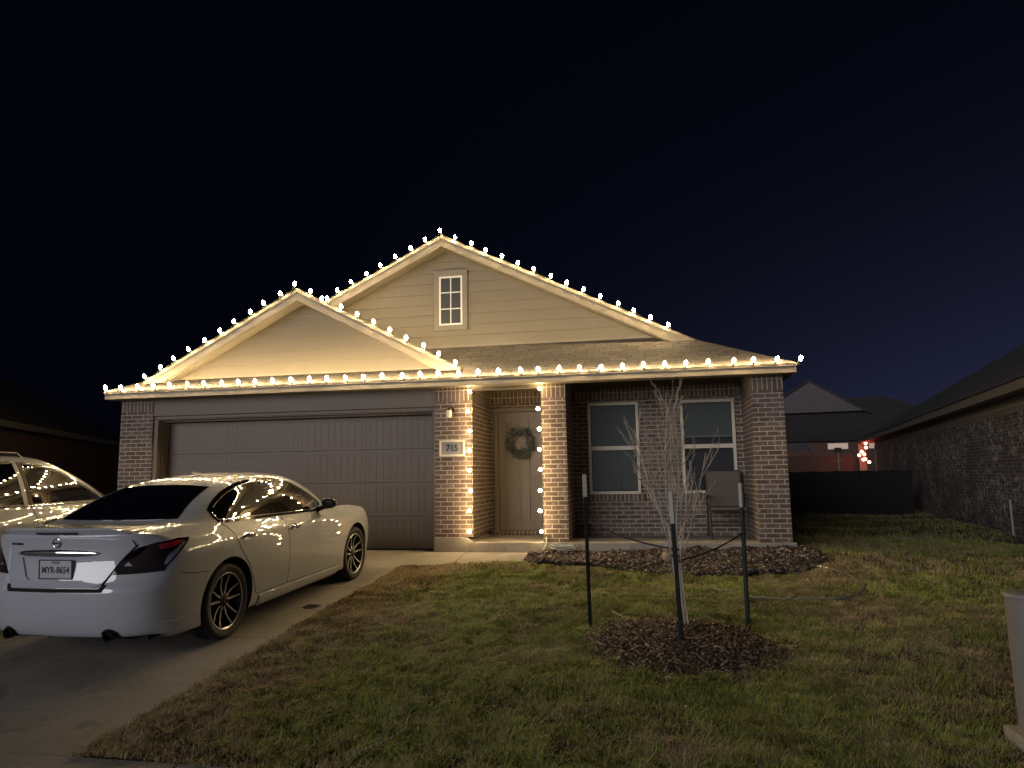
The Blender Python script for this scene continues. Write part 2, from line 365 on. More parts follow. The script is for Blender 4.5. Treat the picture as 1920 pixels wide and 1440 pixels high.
def make_ground():
    xs = np.concatenate([[-200, -60, -25, -12], np.arange(-8, 12, .25), [12.5, 16, 25, 60, 200]]); ys = np.concatenate([[-80, -30, -14], np.arange(-9, 8, .25), [8.5, 12, 20, 40, 80, 200, 400]])
    X, Y = np.meshgrid(xs, ys); Z = lawn_z(X, Y)-.012
    inside = (X > -5.4) & (X < 5.3) & (Y > -.2); drive = (X < -.2) & (X > -5.4) & (Y < .2)
    walk = (X > -.5) & (X < 1.9) & (Y > -1.0) & (Y < .2)
    Z = np.where(inside | drive | walk, np.interp(Y, GY, GZ)-.10, Z)
    Z = np.where((Y < -6.85) & (Y > -8.7), np.interp(Y, GY, GZ)-.10, Z)
    V = np.stack([X, Y, Z], -1).reshape(-1, 3); nx = len(xs); ny = len(ys)
    idx = np.arange(nx*ny).reshape(ny, nx); F = np.stack([idx[:-1, :-1], idx[:-1, 1:], idx[1:, 1:], idx[1:, :-1]], -1).reshape(-1, 4)
    o = np_mesh('ground', V, F, M['soil'], kind='structure')
    for p in o.data.polygons: p.use_smooth = True
make_ground()
def slab(name, polys, top_fn, thick=.1, mat=None, bevel=.006):
    mb = MB()
    for poly in polys:
        n = len(poly); vs = [(x, y, top_fn(x, y)) for x, y in poly]+[(x, y, top_fn(x, y)-thick) for x, y in poly]
        mb.add(vs, [list(range(n)), list(range(n, 2*n))[::-1]]+[(i, i+n, (i+1) % n+n, (i+1) % n) for i in range(n)])
    return mb.build(name, mat or M['conc'], None, bevel=bevel, kind='structure')
J = .006
ysd = [.02, -1.28, -2.4, -2.68, -4.6, -4.64, -6.88]
def dx_(y): return -.02-.20*max(0, min(1, (y+6.9)/5.0)) if y < -.95 else (-.22 if y < -.94 else -.02)
def strips():
    P = []
    cuts = [.24, -2.26, -4.45, -6.838]
    brk = [-.10, -.45, -.9, -1.9, -4.5]
    for a, b in zip(cuts[:-1], cuts[1:]):
        inner = [a]+[y for y in brk if b < y < a]+[b]
        for side in (0, 1):
            for k, (c, d) in enumerate(zip(inner[:-1], inner[1:])):
                ya = c-(J if k == 0 else 0); yb = d+(J if k == len(inner)-2 else 0)
                if side == 0: P.append([(-5.3, yb), (-2.62-J, yb), (-2.62-J, ya), (-5.3, ya)])
                else:
                    xa = -.02-.20*max(0, min(1, (ya+6.9)/5.0)); xb = -.02-.20*max(0, min(1, (yb+6.9)/5.0))
                    P.append([(-2.62+J, yb), (xb, yb), (xa, ya), (-2.62+J, ya)])
    return P
slab('driveway', strips(), lambda x, y: gz(min(y, 0))+.002, bevel=0)
slab('sidewalk', [[(x0+J, -8.5), (x0+1.5-J, -8.5), (x0+1.5-J, -6.848), (x0+J, -6.848)] for x0 in (-6.9, -5.4, -3.9, -2.4, -.9, .6, 2.1, 3.6, 5.1, 6.6)], lambda x, y: gz(y)+.004, bevel=0)
slab('road', [[(-80, -26), (80, -26), (80, -9.9), (-80, -9.9)]], lambda x, y: -.80, mat=simple('asphalt', (.045, .045, .048), .9, scale=30, bump=.4))
slab('walkway', [[(-.215, -.95), (.50-J, -.89), (.50-J, -.5), (-.215, -.5)], [(-.215, -.5), (.50-J, -.5), (.50-J, -.02), (-.215, -.02)], [(.50+J, -.885), (1.46, -.80), (1.60, -.5), (.50+J, -.5)], [(.50+J, -.5), (1.60, -.5), (1.74, -.05), (.50+J, -.05)]], lambda x, y: gz(y)+.010, bevel=0)
# ---------------------------------------------------------------- the house
house = thing('house', 'beige and brown brick single-storey house outlined in warm string lights', 'house', (0, 0, 0))
ZE0, ZE1 = 2.485, 2.63; XL, XR = -5.64, 5.30; SL = .49; YF = -.25
def fz(y): return ZE1+SL*(y-YF)
# brick walls (joined per body of wall): running bond below, soldier course at the top
w_ = MB(); so = MB()
def wallbox(x0, x1, y0, y1, z0, z1, sol=None):
    if sol: w_.box(x0, x1, y0, y1, z0, sol[0]); MB().box(x0, x1, y0, y1, sol[0], sol[1]).build('soldier_course', M['soldier'], house);
    else: w_.box(x0, x1, y0, y1, z0, z1)
wallbox(-5.52, -4.91, 0, .30, -.02, 2.48, (2.28, 2.487))
wallbox(0, .60, 0, 1.30, .215, 2.48, (2.28, 2.487))
wallbox(1.67, 2.04, 0, 1.30, .14, 2.48, (2.28, 2.487))
wallbox(4.72, 5.15, 0, 1.10, .14, 2.48, (2.28, 2.487))
# door wall and window wall with real openings
def wall_open(x0, x1, y0, y1, z0, z1, holes):        # holes: (a,b,c,d) in x,z; split into boxes around them
    xs = sorted({x0, x1, *[h[0] for h in holes], *[h[1] for h in holes]})
    for a, b in zip(xs[:-1], xs[1:]):
        hs = [h for h in holes if h[0] <= a+1e-6 and h[1] >= b-1e-6]; z = z0
        for h in sorted(hs, key=lambda h: h[2]):
            if h[2] > z: w_.box(a, b, y0, y1, z, h[2])
            z = h[3]
        if z < z1: w_.box(a, b, y0, y1, z, z1)
wall_open(.60, 1.67, 1.30, 1.5, .14, 2.34, [(.66, 1.67, .14, 2.26)])
MB().box(.60, 1.67, 1.298, 1.5, 2.34, 2.545).build('soldier_course', M['soldier'], house)
WIN = [(2.28, 3.10, .80, 2.28), (3.76, 4.60, .80, 2.28)]
wall_open(2.04, 4.72, 1.10, 1.30, .14, 2.335, WIN)
MB().box(2.04, 4.72, 1.098, 1.30, 2.335, 2.54).build('soldier_course', M['soldier'], house)
w_.box(-5.52, -5.32, .30, 14, -.02, 2.487); w_.box(4.95, 5.15, 1.30, 14, -.02, 2.487); w_.box(-5.32, 4.95, 13.8, 14, -.02, 2.487)
w_.build('brick_wall', M['brick'], house)
# rowlock sills under windows and door threshold
for a, b, c, d in WIN: MB().box(a-.06, b+.06, 1.065, 1.10, c-.11, c-.005).build('brick_sill', M['soldier'], house)
MB().box(.66, 1.67, 1.262, 1.30, .142, .205).build('brick_threshold', M['soldier'], house)
# porch slab and raised curb
ps = MB(); ps.box(.60, 5.20, -.035, 1.30, -.1, .138)
ps.prism([(0, -.1), (.50, -.1), (.60, -.1), (.60, .138), (.52, .20), (.46, .213), (0, .213)], 1, -.04, 1.29)
ps.box(-5.53, 5.16, .30, 14.01, -.12, -.004)
ps.build('foundation', M['slab'], house, bevel=.008)
# garage header, frame, door
gh = MB(); gh.box(-4.91, 0, .012, .20, 2.205, 2.487); gh.build('header_panel', M['trim_d'], house)
gf = MB(); gf.box(-4.91, 0, .05, .30, 2.135, 2.203); gf.box(-4.91, 0, .03, .05, 2.15, 2.19)
gf.box(-4.91, -4.83, .03, .30, 0, 2.135); gf.box(-4.83, -4.80, .12, .30, 0, 2.135); gf.box(-.05, 0, .05, .30, 0, 2.135); gf.box(-4.80, -.05, .14, .30, 2.105, 2.135)
gf.build('garage_frame', M['trim_d'], house, bevel=.004)
gd = MB(); NS = 4; H0, H1 = -.01, 2.10; sh = (H1-H0)/NS
for k in range(NS):
    z0 = H0+k*sh; z1 = z0+sh-.005
    npan = 4; xa, xb = -4.80, -.05; pw = (xb-xa)/npan
    gd.box(xa, xb, .285, .31, z0, z1)
    for j in range(npan):
        a = xa+j*pw; b = a+pw
        for (p, q, r_, t) in ((a, a+.07, z0, z1), (b-.07, b, z0, z1), (a+.07, b-.07, z0, z0+.06), (a+.07, b-.07, z1-.06, z1)): gd.box(p+.0005, q-.0005, .275, .285, r_, t)
        ng = 9 if j >= 2 else 1; ww = (pw-.14)/ng
        for g in range(ng): gd.box(a+.07+g*ww+.001, a+.07+(g+1)*ww-.001,   .2753, .285, z0+.062, z1-.062)
gdo = gd.build('garage_door', M['garage'], house, bevel=.0015)
ws = MB(); ws.box(-4.80, -.05, .27, .29, -.02, .015); ws.build('weather_strip', M['plastic'], gdo)
# roof
rf = MB()
def plane(pts, u_dir, th=.10):
    P = [Vector(p) for p in pts]; n = (P[1]-P[0]).cross(P[2]-P[0]).normalized()
    if n.z < 0: P = P[::-1]; n = -n
    u = Vector(u_dir).normalized(); v = n.cross(u)
    if v.z < 0: v = -v
    m = len(P); Q = [p-Vector((0, 0, th)) for p in P]
    uvt = [(p.dot(u), p.dot(v)) for p in P]
    fs = [list(range(m)), list(range(m, 2*m))[::-1]]; uvs = [uvt, uvt[::-1]]
    for i in range(m):
        j = (i+1) % m; fs.append((i, i+m, j+m, j)); uvs.append([uvt[i], (uvt[i][0], uvt[i][1]-.05), (uvt[j][0], uvt[j][1]-.05), uvt[j]])
    rf.add(P+Q, fs, uvs)
XA = -.17; ZA = ZE1+SL*(XR-XA)
def rx(x): return ZA-SL*abs(x-XA)
yh = 1.32
plane([(XL, YF-.02, ZE1-.01), (XR, YF-.02, ZE1-.01), (XR-(yh-YF), yh, fz(yh)), (XL+(yh-YF), yh, fz(yh))], (1, 0, 0), .025)
yr = .97; xs_ = XR-(yr-YF)
plane([(XR+.02, YF, ZE1-.01), (XR+.02, 14.3, ZE1-.01), (XA, 14.3, ZA), (XA, yr, ZA), (xs_, yr, rx(xs_))], (0, 1, 0), .03)
xs2 = XL+(yr-YF)
plane([(XL-.02, YF, ZE1-.01), (XL-.02, 14.3, ZE1-.01), (XA, 14.3, ZA), (XA, yr, ZA), (xs2, yr, rx(xs2))], (0, 1, 0), .03)
GX, GZA, GS, GY0 = -2.30, 4.215, .522, -.105         # garage gable
ge = GZA-GS*2.74
for sg in (-1, 1): plane([(GX, GY0, GZA), (GX+sg*2.74, GY0, ge), (GX+sg*2.74, 1.1, ge), (GX, 3.4, GZA)], (0, 1, 0), .03)
rf.build('roof', M['shingle'], house)
# fascia, soffit, rake boards, frieze
fa = MB(); fa.box(XL, XR, YF, YF+.03, ZE0, ZE1-.02); fa.box(XR-.03, XR, YF+.03, 14.2, ZE0, ZE1-.02); fa.box(XL, XL+.03, YF+.03, 14.2, ZE0, ZE1-.02)
fa.box(XL-.012, XR+.012, YF-.016, YF, ZE1-.055, ZE1-.022)
fao = fa.build('fascia', M['trim'], house, bevel=.003)
sf = MB(); sf.box(XL+.03, XR-.03, YF+.03, .31, ZE0+.004, ZE0+.02) if False else None
sf.box(XL+.03, .60, YF+.03, .32, ZE0+.003, ZE0+.02); sf.box(.60, XR-.03, YF+.03, -.001, ZE0+.003, ZE0+.02); sf.box(5.16, XR-.03, -.001, 14, ZE0+.003, ZE0+.02); sf.box(XL+.03, -5.53, .32, 14, ZE0+.003, ZE0+.02)
sf.box(.60, 5.15, .0, 1.5, 2.70, 2.72)
sf.build('soffit', M['siding'], house)
fb = MB(); fb.box(-4.9, .599, .31, .34, 2.49, 2.80); fb.box(.50, .599, .001, 1.30, 2.49, 2.698); fb.box(.60, 1.67, 0, .12, 2.44, 2.698); fb.box(2.04, 4.72, 0, .10, 2.50, 2.698); fb.box(2.04, 4.72, 1.085, 1.11, 2.542, 2.698); fb.box(.60, 1.67, 1.285, 1.31, 2.547, 2.698)
fb.box(1.67, 2.04, .001, 1.29, 2.49, 2.698); fb.box(4.72, 5.15, .001, 1.09, 2.49, 2.698)
fb.build('frieze_board', M['siding'], house)
def rake(name, ax, az, slope, xl, xr, y, drop=.15, th=.035):
    mb = MB()
    for sg, xe in ((-1, xl), (1, xr)):
        L = abs(xe-ax); ze = az-slope*L
        pts = [(ax, az), (xe, ze), (xe-sg*.30, ze), (ax, az-drop*1.13)] if True else None
        # foot of the board is cut level
        k = drop*1.13; xf = xe-sg*k/slope
        pts = [(ax, az), (xe, ze), (xf, ze), (ax, az-k)]
        mb.prism(pts, 1, y, y+th)
        mb.prism([(ax, az+.008), (xe+sg*.01, ze+.006), (xe-sg*.05, ze-.002), (ax, az-.032)], 1, y-.014, y-.001)
        # soffit under the rake
        mb.prism([(ax, az-k+.02), (xf, ze+.02), (xf-sg*.03, ze), (ax, az-k-.001)], 1, y+th, y+th+.22)
    return mb.build(name, M['trim'], house, bevel=.002)
rake('rake_board', GX, GZA-.035, GS, GX-2.74, GX+2.74, GY0)
rake('rake_board', XA, ZA-.035, SL, xs2, xs_, yr)
# lap siding in the two gables
def gable_siding(ax, az, slope, zb, y, depth=.2, lap=.19):
    mb = MB(); z = zb; k = 0
    while z < az-.02:
        z1 = min(z+lap, az-.005); xa = (az-z)/slope; xb = (az-z1)/slope
        if xb < .02: xb = .02
        # each board leans out at its bottom edge
        vs = [(ax-xa, y-.022, z), (ax+xa, y-.022, z), (ax+xb, y-.002, z1), (ax-xb, y-.002, z1), (ax-xa, y+.03, z), (ax+xa, y+.03, z), (ax+xb, y+.03, z1), (ax-xb, y+.03, z1)]
        mb.add(vs, [(0, 1, 2, 3), (7, 6, 5, 4), (0, 4, 5, 1), (3, 2, 6, 7), (0, 3, 7, 4), (1, 5, 6, 2)]); z = z1; k += 1
    return mb
gable_siding(GX, GZA-.06, GS, fz(.17)+.012, .17).build('gable_siding', M['siding'], house)
gable_siding(XA, ZA-.06, SL, fz(1.25)+.012, 1.25).build('gable_siding', M['siding'], house)
# flashing strip between gable foot and the shingles
fl = MB(); fl.box(GX-2.30, GX+2.30, .145, .157, fz(.15)-.005, fz(.15)+.035); fl.box(XA-4.0, XA+4.0, 1.222, 1.236, fz(1.23)-.005, fz(1.23)+.04); fl.build('flashing', M['trim'], house)
vp = MB(); vp.tube([(2.45, .85, fz(.85)-.02), (2.45, .85, fz(.85)+.0)], .02)
# attic window
aw = MB(); xa, xb, za, zb = -.28, .14, 3.75, 4.63; yw = 1.235
for q in ((xa-.09, xb+.09, zb+.0, zb+.11), (xa-.09, xb+.09, za-.09, za), (xa-.09, xa, za, zb), (xb, xb+.09, za, zb)): aw.box(q[0], q[1], yw-.035, yw+.01, q[2], q[3])
awo = aw.build('attic_window', M['trim'], house, bevel=.003)
aw2 = MB(); aw2.box(xa, xb, yw-.008, yw-.001, za, zb); aw2.build('backing', M['dark'], awo)
mu = MB(); t = .016
for q in ((xa, xa+.03, za, zb), (xb-.03, xb, za, zb), (xa+.03, xb-.03, za, za+.03), (xa+.03, xb-.03, zb-.03, zb)): mu.box(q[0], q[1], yw-.03, yw-.014, q[2], q[3])
xm = (xa+xb)/2; mu.box(xm-t/2, xm+t/2, yw-.026, yw-.015, za+.03, zb-.03)
for k in (1, 2): z = za+(zb-za)*k/3; mu.box(xa+.03, xm-t/2, yw-.025, yw-.015, z-t/2, z+t/2); mu.box(xm+t/2, xb-.03, yw-.025, yw-.015, z-t/2, z+t/2)
mu.build('muntin', M['white'], awo)
pn = MB(); pn.box(xa+.02, xb-.02, yw-.0145, yw-.0125, za+.02, zb-.02); pn.build('pane', M['attic_glass'], awo)
# ground floor windows
def window(a, b, c, d, y, blind_to):
    f = MB(); t = .045
    for q in ((a, b, d-t, d), (a, b, c, c+t), (a, a+t, c+t, d-t), (b-t, b, c+t, d-t)): f.box(q[0], q[1], y-.03, y+.06, q[2], q[3])
    zm = c+(d-c)*.5; f.box(a+t, b-t, y-.012, y+.03, zm-.035, zm+.03)
    fo = f.build('window', M['frame'], house, bevel=.003)
    p = MB(); p.box(a+t-.005, b-t+.005, y+.012, y+.016, zm+.025, d-t+.005); p.box(a+t-.005, b-t+.005, y+.022, y+.026, c+t-.005, zm-.03); p.build('pane', M['pane'], fo)
    bl = MB(); z = d-t; 
    while z > blind_to:
        bl.add([(a+t+.01, y+.055, z), (b-t-.01, y+.055, z), (b-t-.01, y+.085, z-.024), (a+t+.01, y+.085, z-.024), (a+t+.01, y+.057, z+.001), (b-t-.01, y+.057, z+.001), (b-t-.01, y+.087, z-.023), (a+t+.01, y+.087, z-.023)], [(0, 1, 2, 3), (7, 6, 5, 4), (0, 4, 5, 1), (2, 6, 7, 3), (1, 5, 6, 2), (3, 7, 4, 0)])
        z -= .0255
    bl.box(a+t+.01, b-t-.01, y+.05, y+.09, blind_to-.035, blind_to-.015)
    for xx in (a+.22, (a+b)/2, b-.22): bl.box(xx-.002, xx+.002, y+.052, y+.054, blind_to-.02, d-t)
    bl.build('blind', M['blind'], fo)
    rm = MB(); rm.box(a-.02, b+.02, y+.2, y+.9, c-.02, d+.02)
    rm.f = [q for q in rm.f]; rm.build('room_behind', M['dark'], fo)
    return fo
window(*WIN[0], 1.10, .86); window(*WIN[1], 1.10, 1.72)
# front door
df = MB(); dx0, dx1 = .66, 1.76; df.box(dx0, dx0+.075, 1.265, 1.45, .205, 2.20); df.box(dx0, 1.669, 1.265, 1.45, 2.20, 2.262); df.box(1.655, 1.669, 1.265, 1.45, .205, 2.20); df.build('door_frame', M['trim'], house, bevel=.004)
dd = MB(); a, b, c, d = .738, 1.652, .21, 2.195; yb = 1.335; dd.box(a, b, yb, yb+.04, c, d)
cols = [(a+.11, a+.11+.28), (b-.11-.28, b-.11)]; rows = [(c+.17, c+.17+.55), (c+.86, c+.86+.62), (c+1.62, c+1.62+.22)]
zc = [c]+[v for r_ in rows for v in r_]+[d]
dd.box(a, cols[0][0], yb-.024, yb, c, d); dd.box(cols[0][1], cols[1][0], yb-.024, yb, c, d); dd.box(cols[1][1], b, yb-.024, yb, c, d)
for (p, q) in cols:
    for k in (0, 2, 4, 6): dd.box(p, q, yb-.024, yb, zc[k], zc[k+1])
    for (e, g) in rows: dd.box(p+.04, q-.04, yb-.016, yb, e+.045, g-.045)
dro = dd.build('front_door', M['door'], house, bevel=.004)
k_ = MB(); k_.lathe([(0, -.06), (.022, -.055), (.028, -.04), (.022, -.025), (.012, -.018), (.012, 0), (.03, 0), (.03, .01)], 16, (b-.07, yb-.012, 1.15), axis=1); k_.build('handle', M['bronze'], dro, smooth=True)
# ---------------------------------------------------------------- things on the facade
nb = thing('house_number_sign', 'framed beige plaque reading 715 on the brick beside the garage door', 'sign', (.285, -.001, 1.55))
q = MB(); q.box(.09, .48, -.03, -.001, 1.43, 1.67); q.build('plaque', M['sign'], nb, bevel=.003)
q = MB()
for e in ((.085, .485, 1.645, 1.675), (.085, .485, 1.425, 1.455), (.085, .115, 1.455, 1.645), (.455, .485, 1.455, 1.645)): q.box(e[0], e[1], -.05, -.0305, e[2], e[3])
q.build('rim', M['sign_rim'], nb, bevel=.006)
text('715', .135, (0, -.033, .0), M['ink'], nb, 'digits', .003, bold=.0035, sx=.95)
ln = thing('wall_lantern', 'small unlit metal jar lantern on the brick left of the entry', 'lantern', (.26, -.001, 2.1))
q = MB(); q.lathe([(.0, 0), (.05, 0), (.05, -.012), (.0, -.02)], 20, (.27, -.001, 2.15), axis=1); q.tube([(.27, -.02, 2.15), (.27, -.06, 2.19), (.265, -.10, 2.19), (.26, -.11, 2.165)], .007); q.build('bracket', M['bronze'], ln, smooth=True)
q = MB(); q.lathe([(0, 2.17), (.03, 2.168), (.045, 2.15), (.047, 2.13), (.03, 2.128)], 20, (.26, -.11, 0)); q.build('cap', M['bronze'], ln, smooth=True)
q = MB(); q.lathe([(.036, 2.128), (.042, 2.11), (.044, 2.05), (.038, 2.02), (.0, 2.015)], 20, (.26, -.11, 0)); q.build('glass_jar', M['frame'], ln, smooth=True)
wr = thing('wreath', 'round frosted evergreen wreath with silver berries hanging on the front door', 'wreath', (1.12, 1.28, 1.67))
wv = []; q = MB(); bq = MB(); random.seed(3)
for k in range(620):
    t = random.uniform(0, 2*math.pi); rr = .17+random.gauss(0, .032); c = Vector((1.12+rr*math.cos(t), 1.285+random.uniform(-.05, .02), 1.665+rr*1.12*math.sin(t)))
    if 1.2 < t < 1.9 and rr > .17: continue
    d = Vector((math.cos(t+random.uniform(-1.2, 1.6)), random.uniform(-.7, .2), math.sin(t+random.uniform(-1.2, 1.6)))).normalized(); s_ = d.cross(Vector((0, 1, 0))).normalized(); L = random.uniform(.035, .075); W = random.uniform(.005, .011)
    n = d.cross(s_)*.002
    q.add([c-s_*W, c+d*L*.5-s_*W*1.3+n, c+d*L, c+d*L*.5+s_*W*1.3+n, c+s_*W], [(0, 1, 3, 4), (1, 2, 3)])
q.build('sprigs', M['wreath'], wr)
for k in range(46):
    bq = MB(); t = random.uniform(0, 2*math.pi); rr = .17+random.gauss(0, .03); bq.lathe([(0, -.011), (.008, -.008), (.011, 0), (.008, .008), (0, .011)], 8, (1.12+rr*math.cos(t), 1.235+random.uniform(-.01, .02), 1.665+rr*1.1*math.sin(t))); bq.build('berry', M['berry'], wr, smooth=True)
# ---------------------------------------------------------------- string lights
bmb = MB(); prof = [(.010, -.006), (.0165, .004), (.0235, .018), (.025, .031), (.020, .048), (.011, .062), (0, .070)]; bmb.lathe(prof, 9)
bproto = bmb.build('bulb', M['bulb'], None, smooth='all'); bsoft = bmb.build('bulb', M['bulb_soft'], None, smooth='all'); smb = MB(); smb.lathe([(0, -.036), (.011, -.034), (.013, -.02), (.013, -.002), (.009, .0)], 8); smb.box(-.004, .004, -.002, .022, -.05, -.028)
sproto = smb.build('socket', M['socket'], None, smooth=True)
def strand(name, label, pts, dirs, group, sag=.02, bproto=bproto):
    o = thing(name, label, 'string lights', pts[0], group=group); base = Vector(pts[0]); cord = []
    for k, (p, d) in enumerate(zip(pts, dirs)):
        p = Vector(p); dv = (Vector(d)+Vector((random.gauss(0, .16), random.gauss(0, .14), random.gauss(0, .08)))).normalized()
        qrot = dv.to_track_quat('Z', 'Y').to_euler()
        p = p+Vector((random.gauss(0, .012), random.gauss(0, .003), random.gauss(0, .003)))
        for proto in (bproto, sproto):
            c = proto.copy(); c.name = proto.data.name; COL.objects.link(c); c.parent = o; c.location = p-base; c.rotation_euler = qrot
        tail = p-dv*.03; cord.append(tail)
        if k < len(pts)-1:
            nx = Vector(pts[k+1])-Vector(dirs[k+1])*.03
            for s_ in (.3, .5, .7):
                m = tail.lerp(nx, s_); m.z -= sag*math.sin(math.pi*s_)*random.uniform(.4, 1.2); m.y -= .004; cord.append(m)
    cm = MB(); cm.tube(cord, .0028, 5); cm.build('cord', M['wire'], o, smooth=True)
    return o
SP = .304
xs = [XL+.03+k*SP for k in range(37)]
e1 = [(x, YF-.045, ZE1+.018) for x in xs[:21]]; e2 = [(x, YF-.045, ZE1+.018) for x in xs[21:]]
strand('string_lights', 'warm bulb strand along the eave above the garage door', e1, [(0, -.35, 1)]*21, 'warm bulb strands on the house')
strand('string_lights', 'warm bulb strand along the eave above the porch, right of the front door', e2, [(0, -.35, 1)]*16, 'warm bulb strands on the house')
def rake_pts(ax, az, s, y, n_l, n_r):
    L = [(ax-k*SP/math.sqrt(1+s*s), y, az-k*s*SP/math.sqrt(1+s*s)+.03) for k in range(n_l, 0, -1)]; Rr = [(ax+k*SP/math.sqrt(1+s*s), y, az-k*s*SP/math.sqrt(1+s*s)+.03) for k in range(1, n_r+1)]
    return L+[(ax, y, az+.035)]+Rr
p1 = rake_pts(GX, GZA, GS, GY0-.045, 10, 10); strand('string_lights', 'warm bulb strand over the small garage gable', p1, [(-.12, -.1, 1)]*21, 'warm bulb strands on the house')
p2 = rake_pts(XA, ZA, SL, yr-.045, 8, 14); strand('string_lights', 'warm bulb strand over the tall main gable with the attic window', p2, [(-.10, -.1, 1)]*len(p2), 'warm bulb strands on the house')
zz = [2.40-k*.30 for k in range(8)]
strand('string_lights', 'warm bulb strand hanging down the brick corner left of the front door', [(.585, -.075, z) for z in zz], [(-.1, -1, .15)]*8, 'warm bulb strands on the house', sag=0, bproto=bsoft)
strand('string_lights', 'warm bulb strand hanging down the brick column right of the front door', [(1.66, -.075, z) for z in zz], [(-.1, -1, .15)]*8, 'warm bulb strands on the house', sag=0, bproto=bsoft)
bpy.data.objects.remove(bproto); bpy.data.objects.remove(bsoft); bpy.data.objects.remove(sproto)
# ---------------------------------------------------------------- cars
def pchip(y, t):
    y = np.asarray(y, float); n = len(y); h = 1.0; d = np.diff(y, axis=0); m = np.zeros_like(y)
    a, b = d[:-1], d[1:]; same = a*b > 0
    m[1:-1] = np.where(same, 2*a*b/np.where(same, a+b, 1), 0)
    m[1:-1] = .55*m[1:-1]+.45*(a+b)/2
    m[0] = d[0]; m[-1] = d[-1]
    i = np.clip(np.floor(t).astype(int), 0, n-2); f = (t-i)
    sh = (-1,)+(1,)*(y.ndim-1); f = f.reshape(sh)
    return (2*f**3-3*f**2+1)*y[i]+(f**3-2*f**2+f)*m[i]+(-2*f**3+3*f**2)*y[i+1]+(f**3-f**2)*m[i+1]
def car_body(P, rows, base, roof, side_a, tapers, extras, roof_c):
    """loops stacked from sill to roof: each row is a plan-view loop from rear centre round the right side to front centre"""
    def lower(ar, af, W, zr, zs0, zs1, zf):
        a = [ar, ar+.016, ar+.085, ar+.215]+side_a+[af-.24, af-.07, af]
        y = [0, P['yr1'], P['yr2'], P['yr3']*W]+[t*W for t in tapers]+[.80*W, .46*W, 0]
        n = len(side_a); z = [zr, zr, zr, zr*.75+zs0*.25]+list(np.linspace(zs0, zs1, n))+[zf, zf, zf]
        return np.array([y, a, z]).T
    L = [lower(*r) for r in rows]
    b = np.array(base); r8 = L[-1]
    zb = np.array([t for t in extras['hood']])
    for t, dz in extras['blend']:
        q = r8*(1-t)+b*t; q[:, 2] += np.array(extras['hump'])*dz; L.append(q)
    L.append(b)
    rf_ = np.array(roof)
    for t, out_, dz in ((.5, .032, .018),):
        q = b*(1-t)+rf_*t; 
        n = len(q); k = np.array(extras['outn']); q[:, 0] += k[:, 0]*out_; q[:, 1] += k[:, 1]*out_; q[:, 2] += dz; L.append(q)
    L.append(rf_)
    c = np.array(roof_c); q = rf_*.5+c*.5; q[:, 2] = rf_[:, 2]*.30+c[:, 2]*.70; q[:, 0] = rf_[:, 0]*.62; L.append(q); c[:, 0] = 0; L.append(c)
    G = np.array(L)                                   # rows x cols x 3
    nr, nc = G.shape[:2]
    tr = np.linspace(0, nr-1, (nr-1)*6+1); tcn = np.linspace(0, nc-1, (nc-1)*6+1)
    G = pchip(G, tr); G = pchip(G.transpose(1, 0, 2), tcn).transpose(1, 0, 2)
    G[:, 0, 0] = 0; G[:, -1, 0] = 0; G[-1, :, 0] = 0
    # light smoothing along the loops keeps reflections calm
    for _ in range(2):
        H = G.copy(); H[:, 1:-1] = .5*G[:, 1:-1]+.25*(G[:, :-2]+G[:, 2:]); H[1:-1] = .5*H[1:-1]+.25*(H[:-2]+H[2:]); H[:, 0] = G[:, 0]; H[:, -1] = G[:, -1]; H[-1] = G[-1]; H[0] = G[0]; H[:, 0, 0] = 0; H[:, -1, 0] = 0; G = H
    return G
def body_mesh(G):
    bm = bmesh.new(); nr, nc = G.shape[:2]
    Rv = [[bm.verts.new(G[i, j]) for j in range(nc)] for i in range(nr)]
    Lv = [[bm.verts.new((-G[i, j, 0], G[i, j, 1], G[i, j, 2])) for j in range(nc)] for i in range(nr)]
    def quad(*v):
        try: bm.faces.new(v)
        except ValueError: pass
    for i in range(nr-1):
        for j in range(nc-1):
            quad(Rv[i][j], Rv[i][j+1], Rv[i+1][j+1], Rv[i+1][j]); quad(Lv[i][j+1], Lv[i][j], Lv[i+1][j], Lv[i+1][j+1])
    for j in range(nc-1): quad(Lv[0][j], Lv[0][j+1], Rv[0][j+1], Rv[0][j])
    bmesh.ops.remove_doubles(bm, verts=bm.verts, dist=.0006)
    bmesh.ops.dissolve_degenerate(bm, edges=bm.edges, dist=.0003)
    bmesh.ops.recalc_face_normals(bm, faces=bm.faces)
    return bm
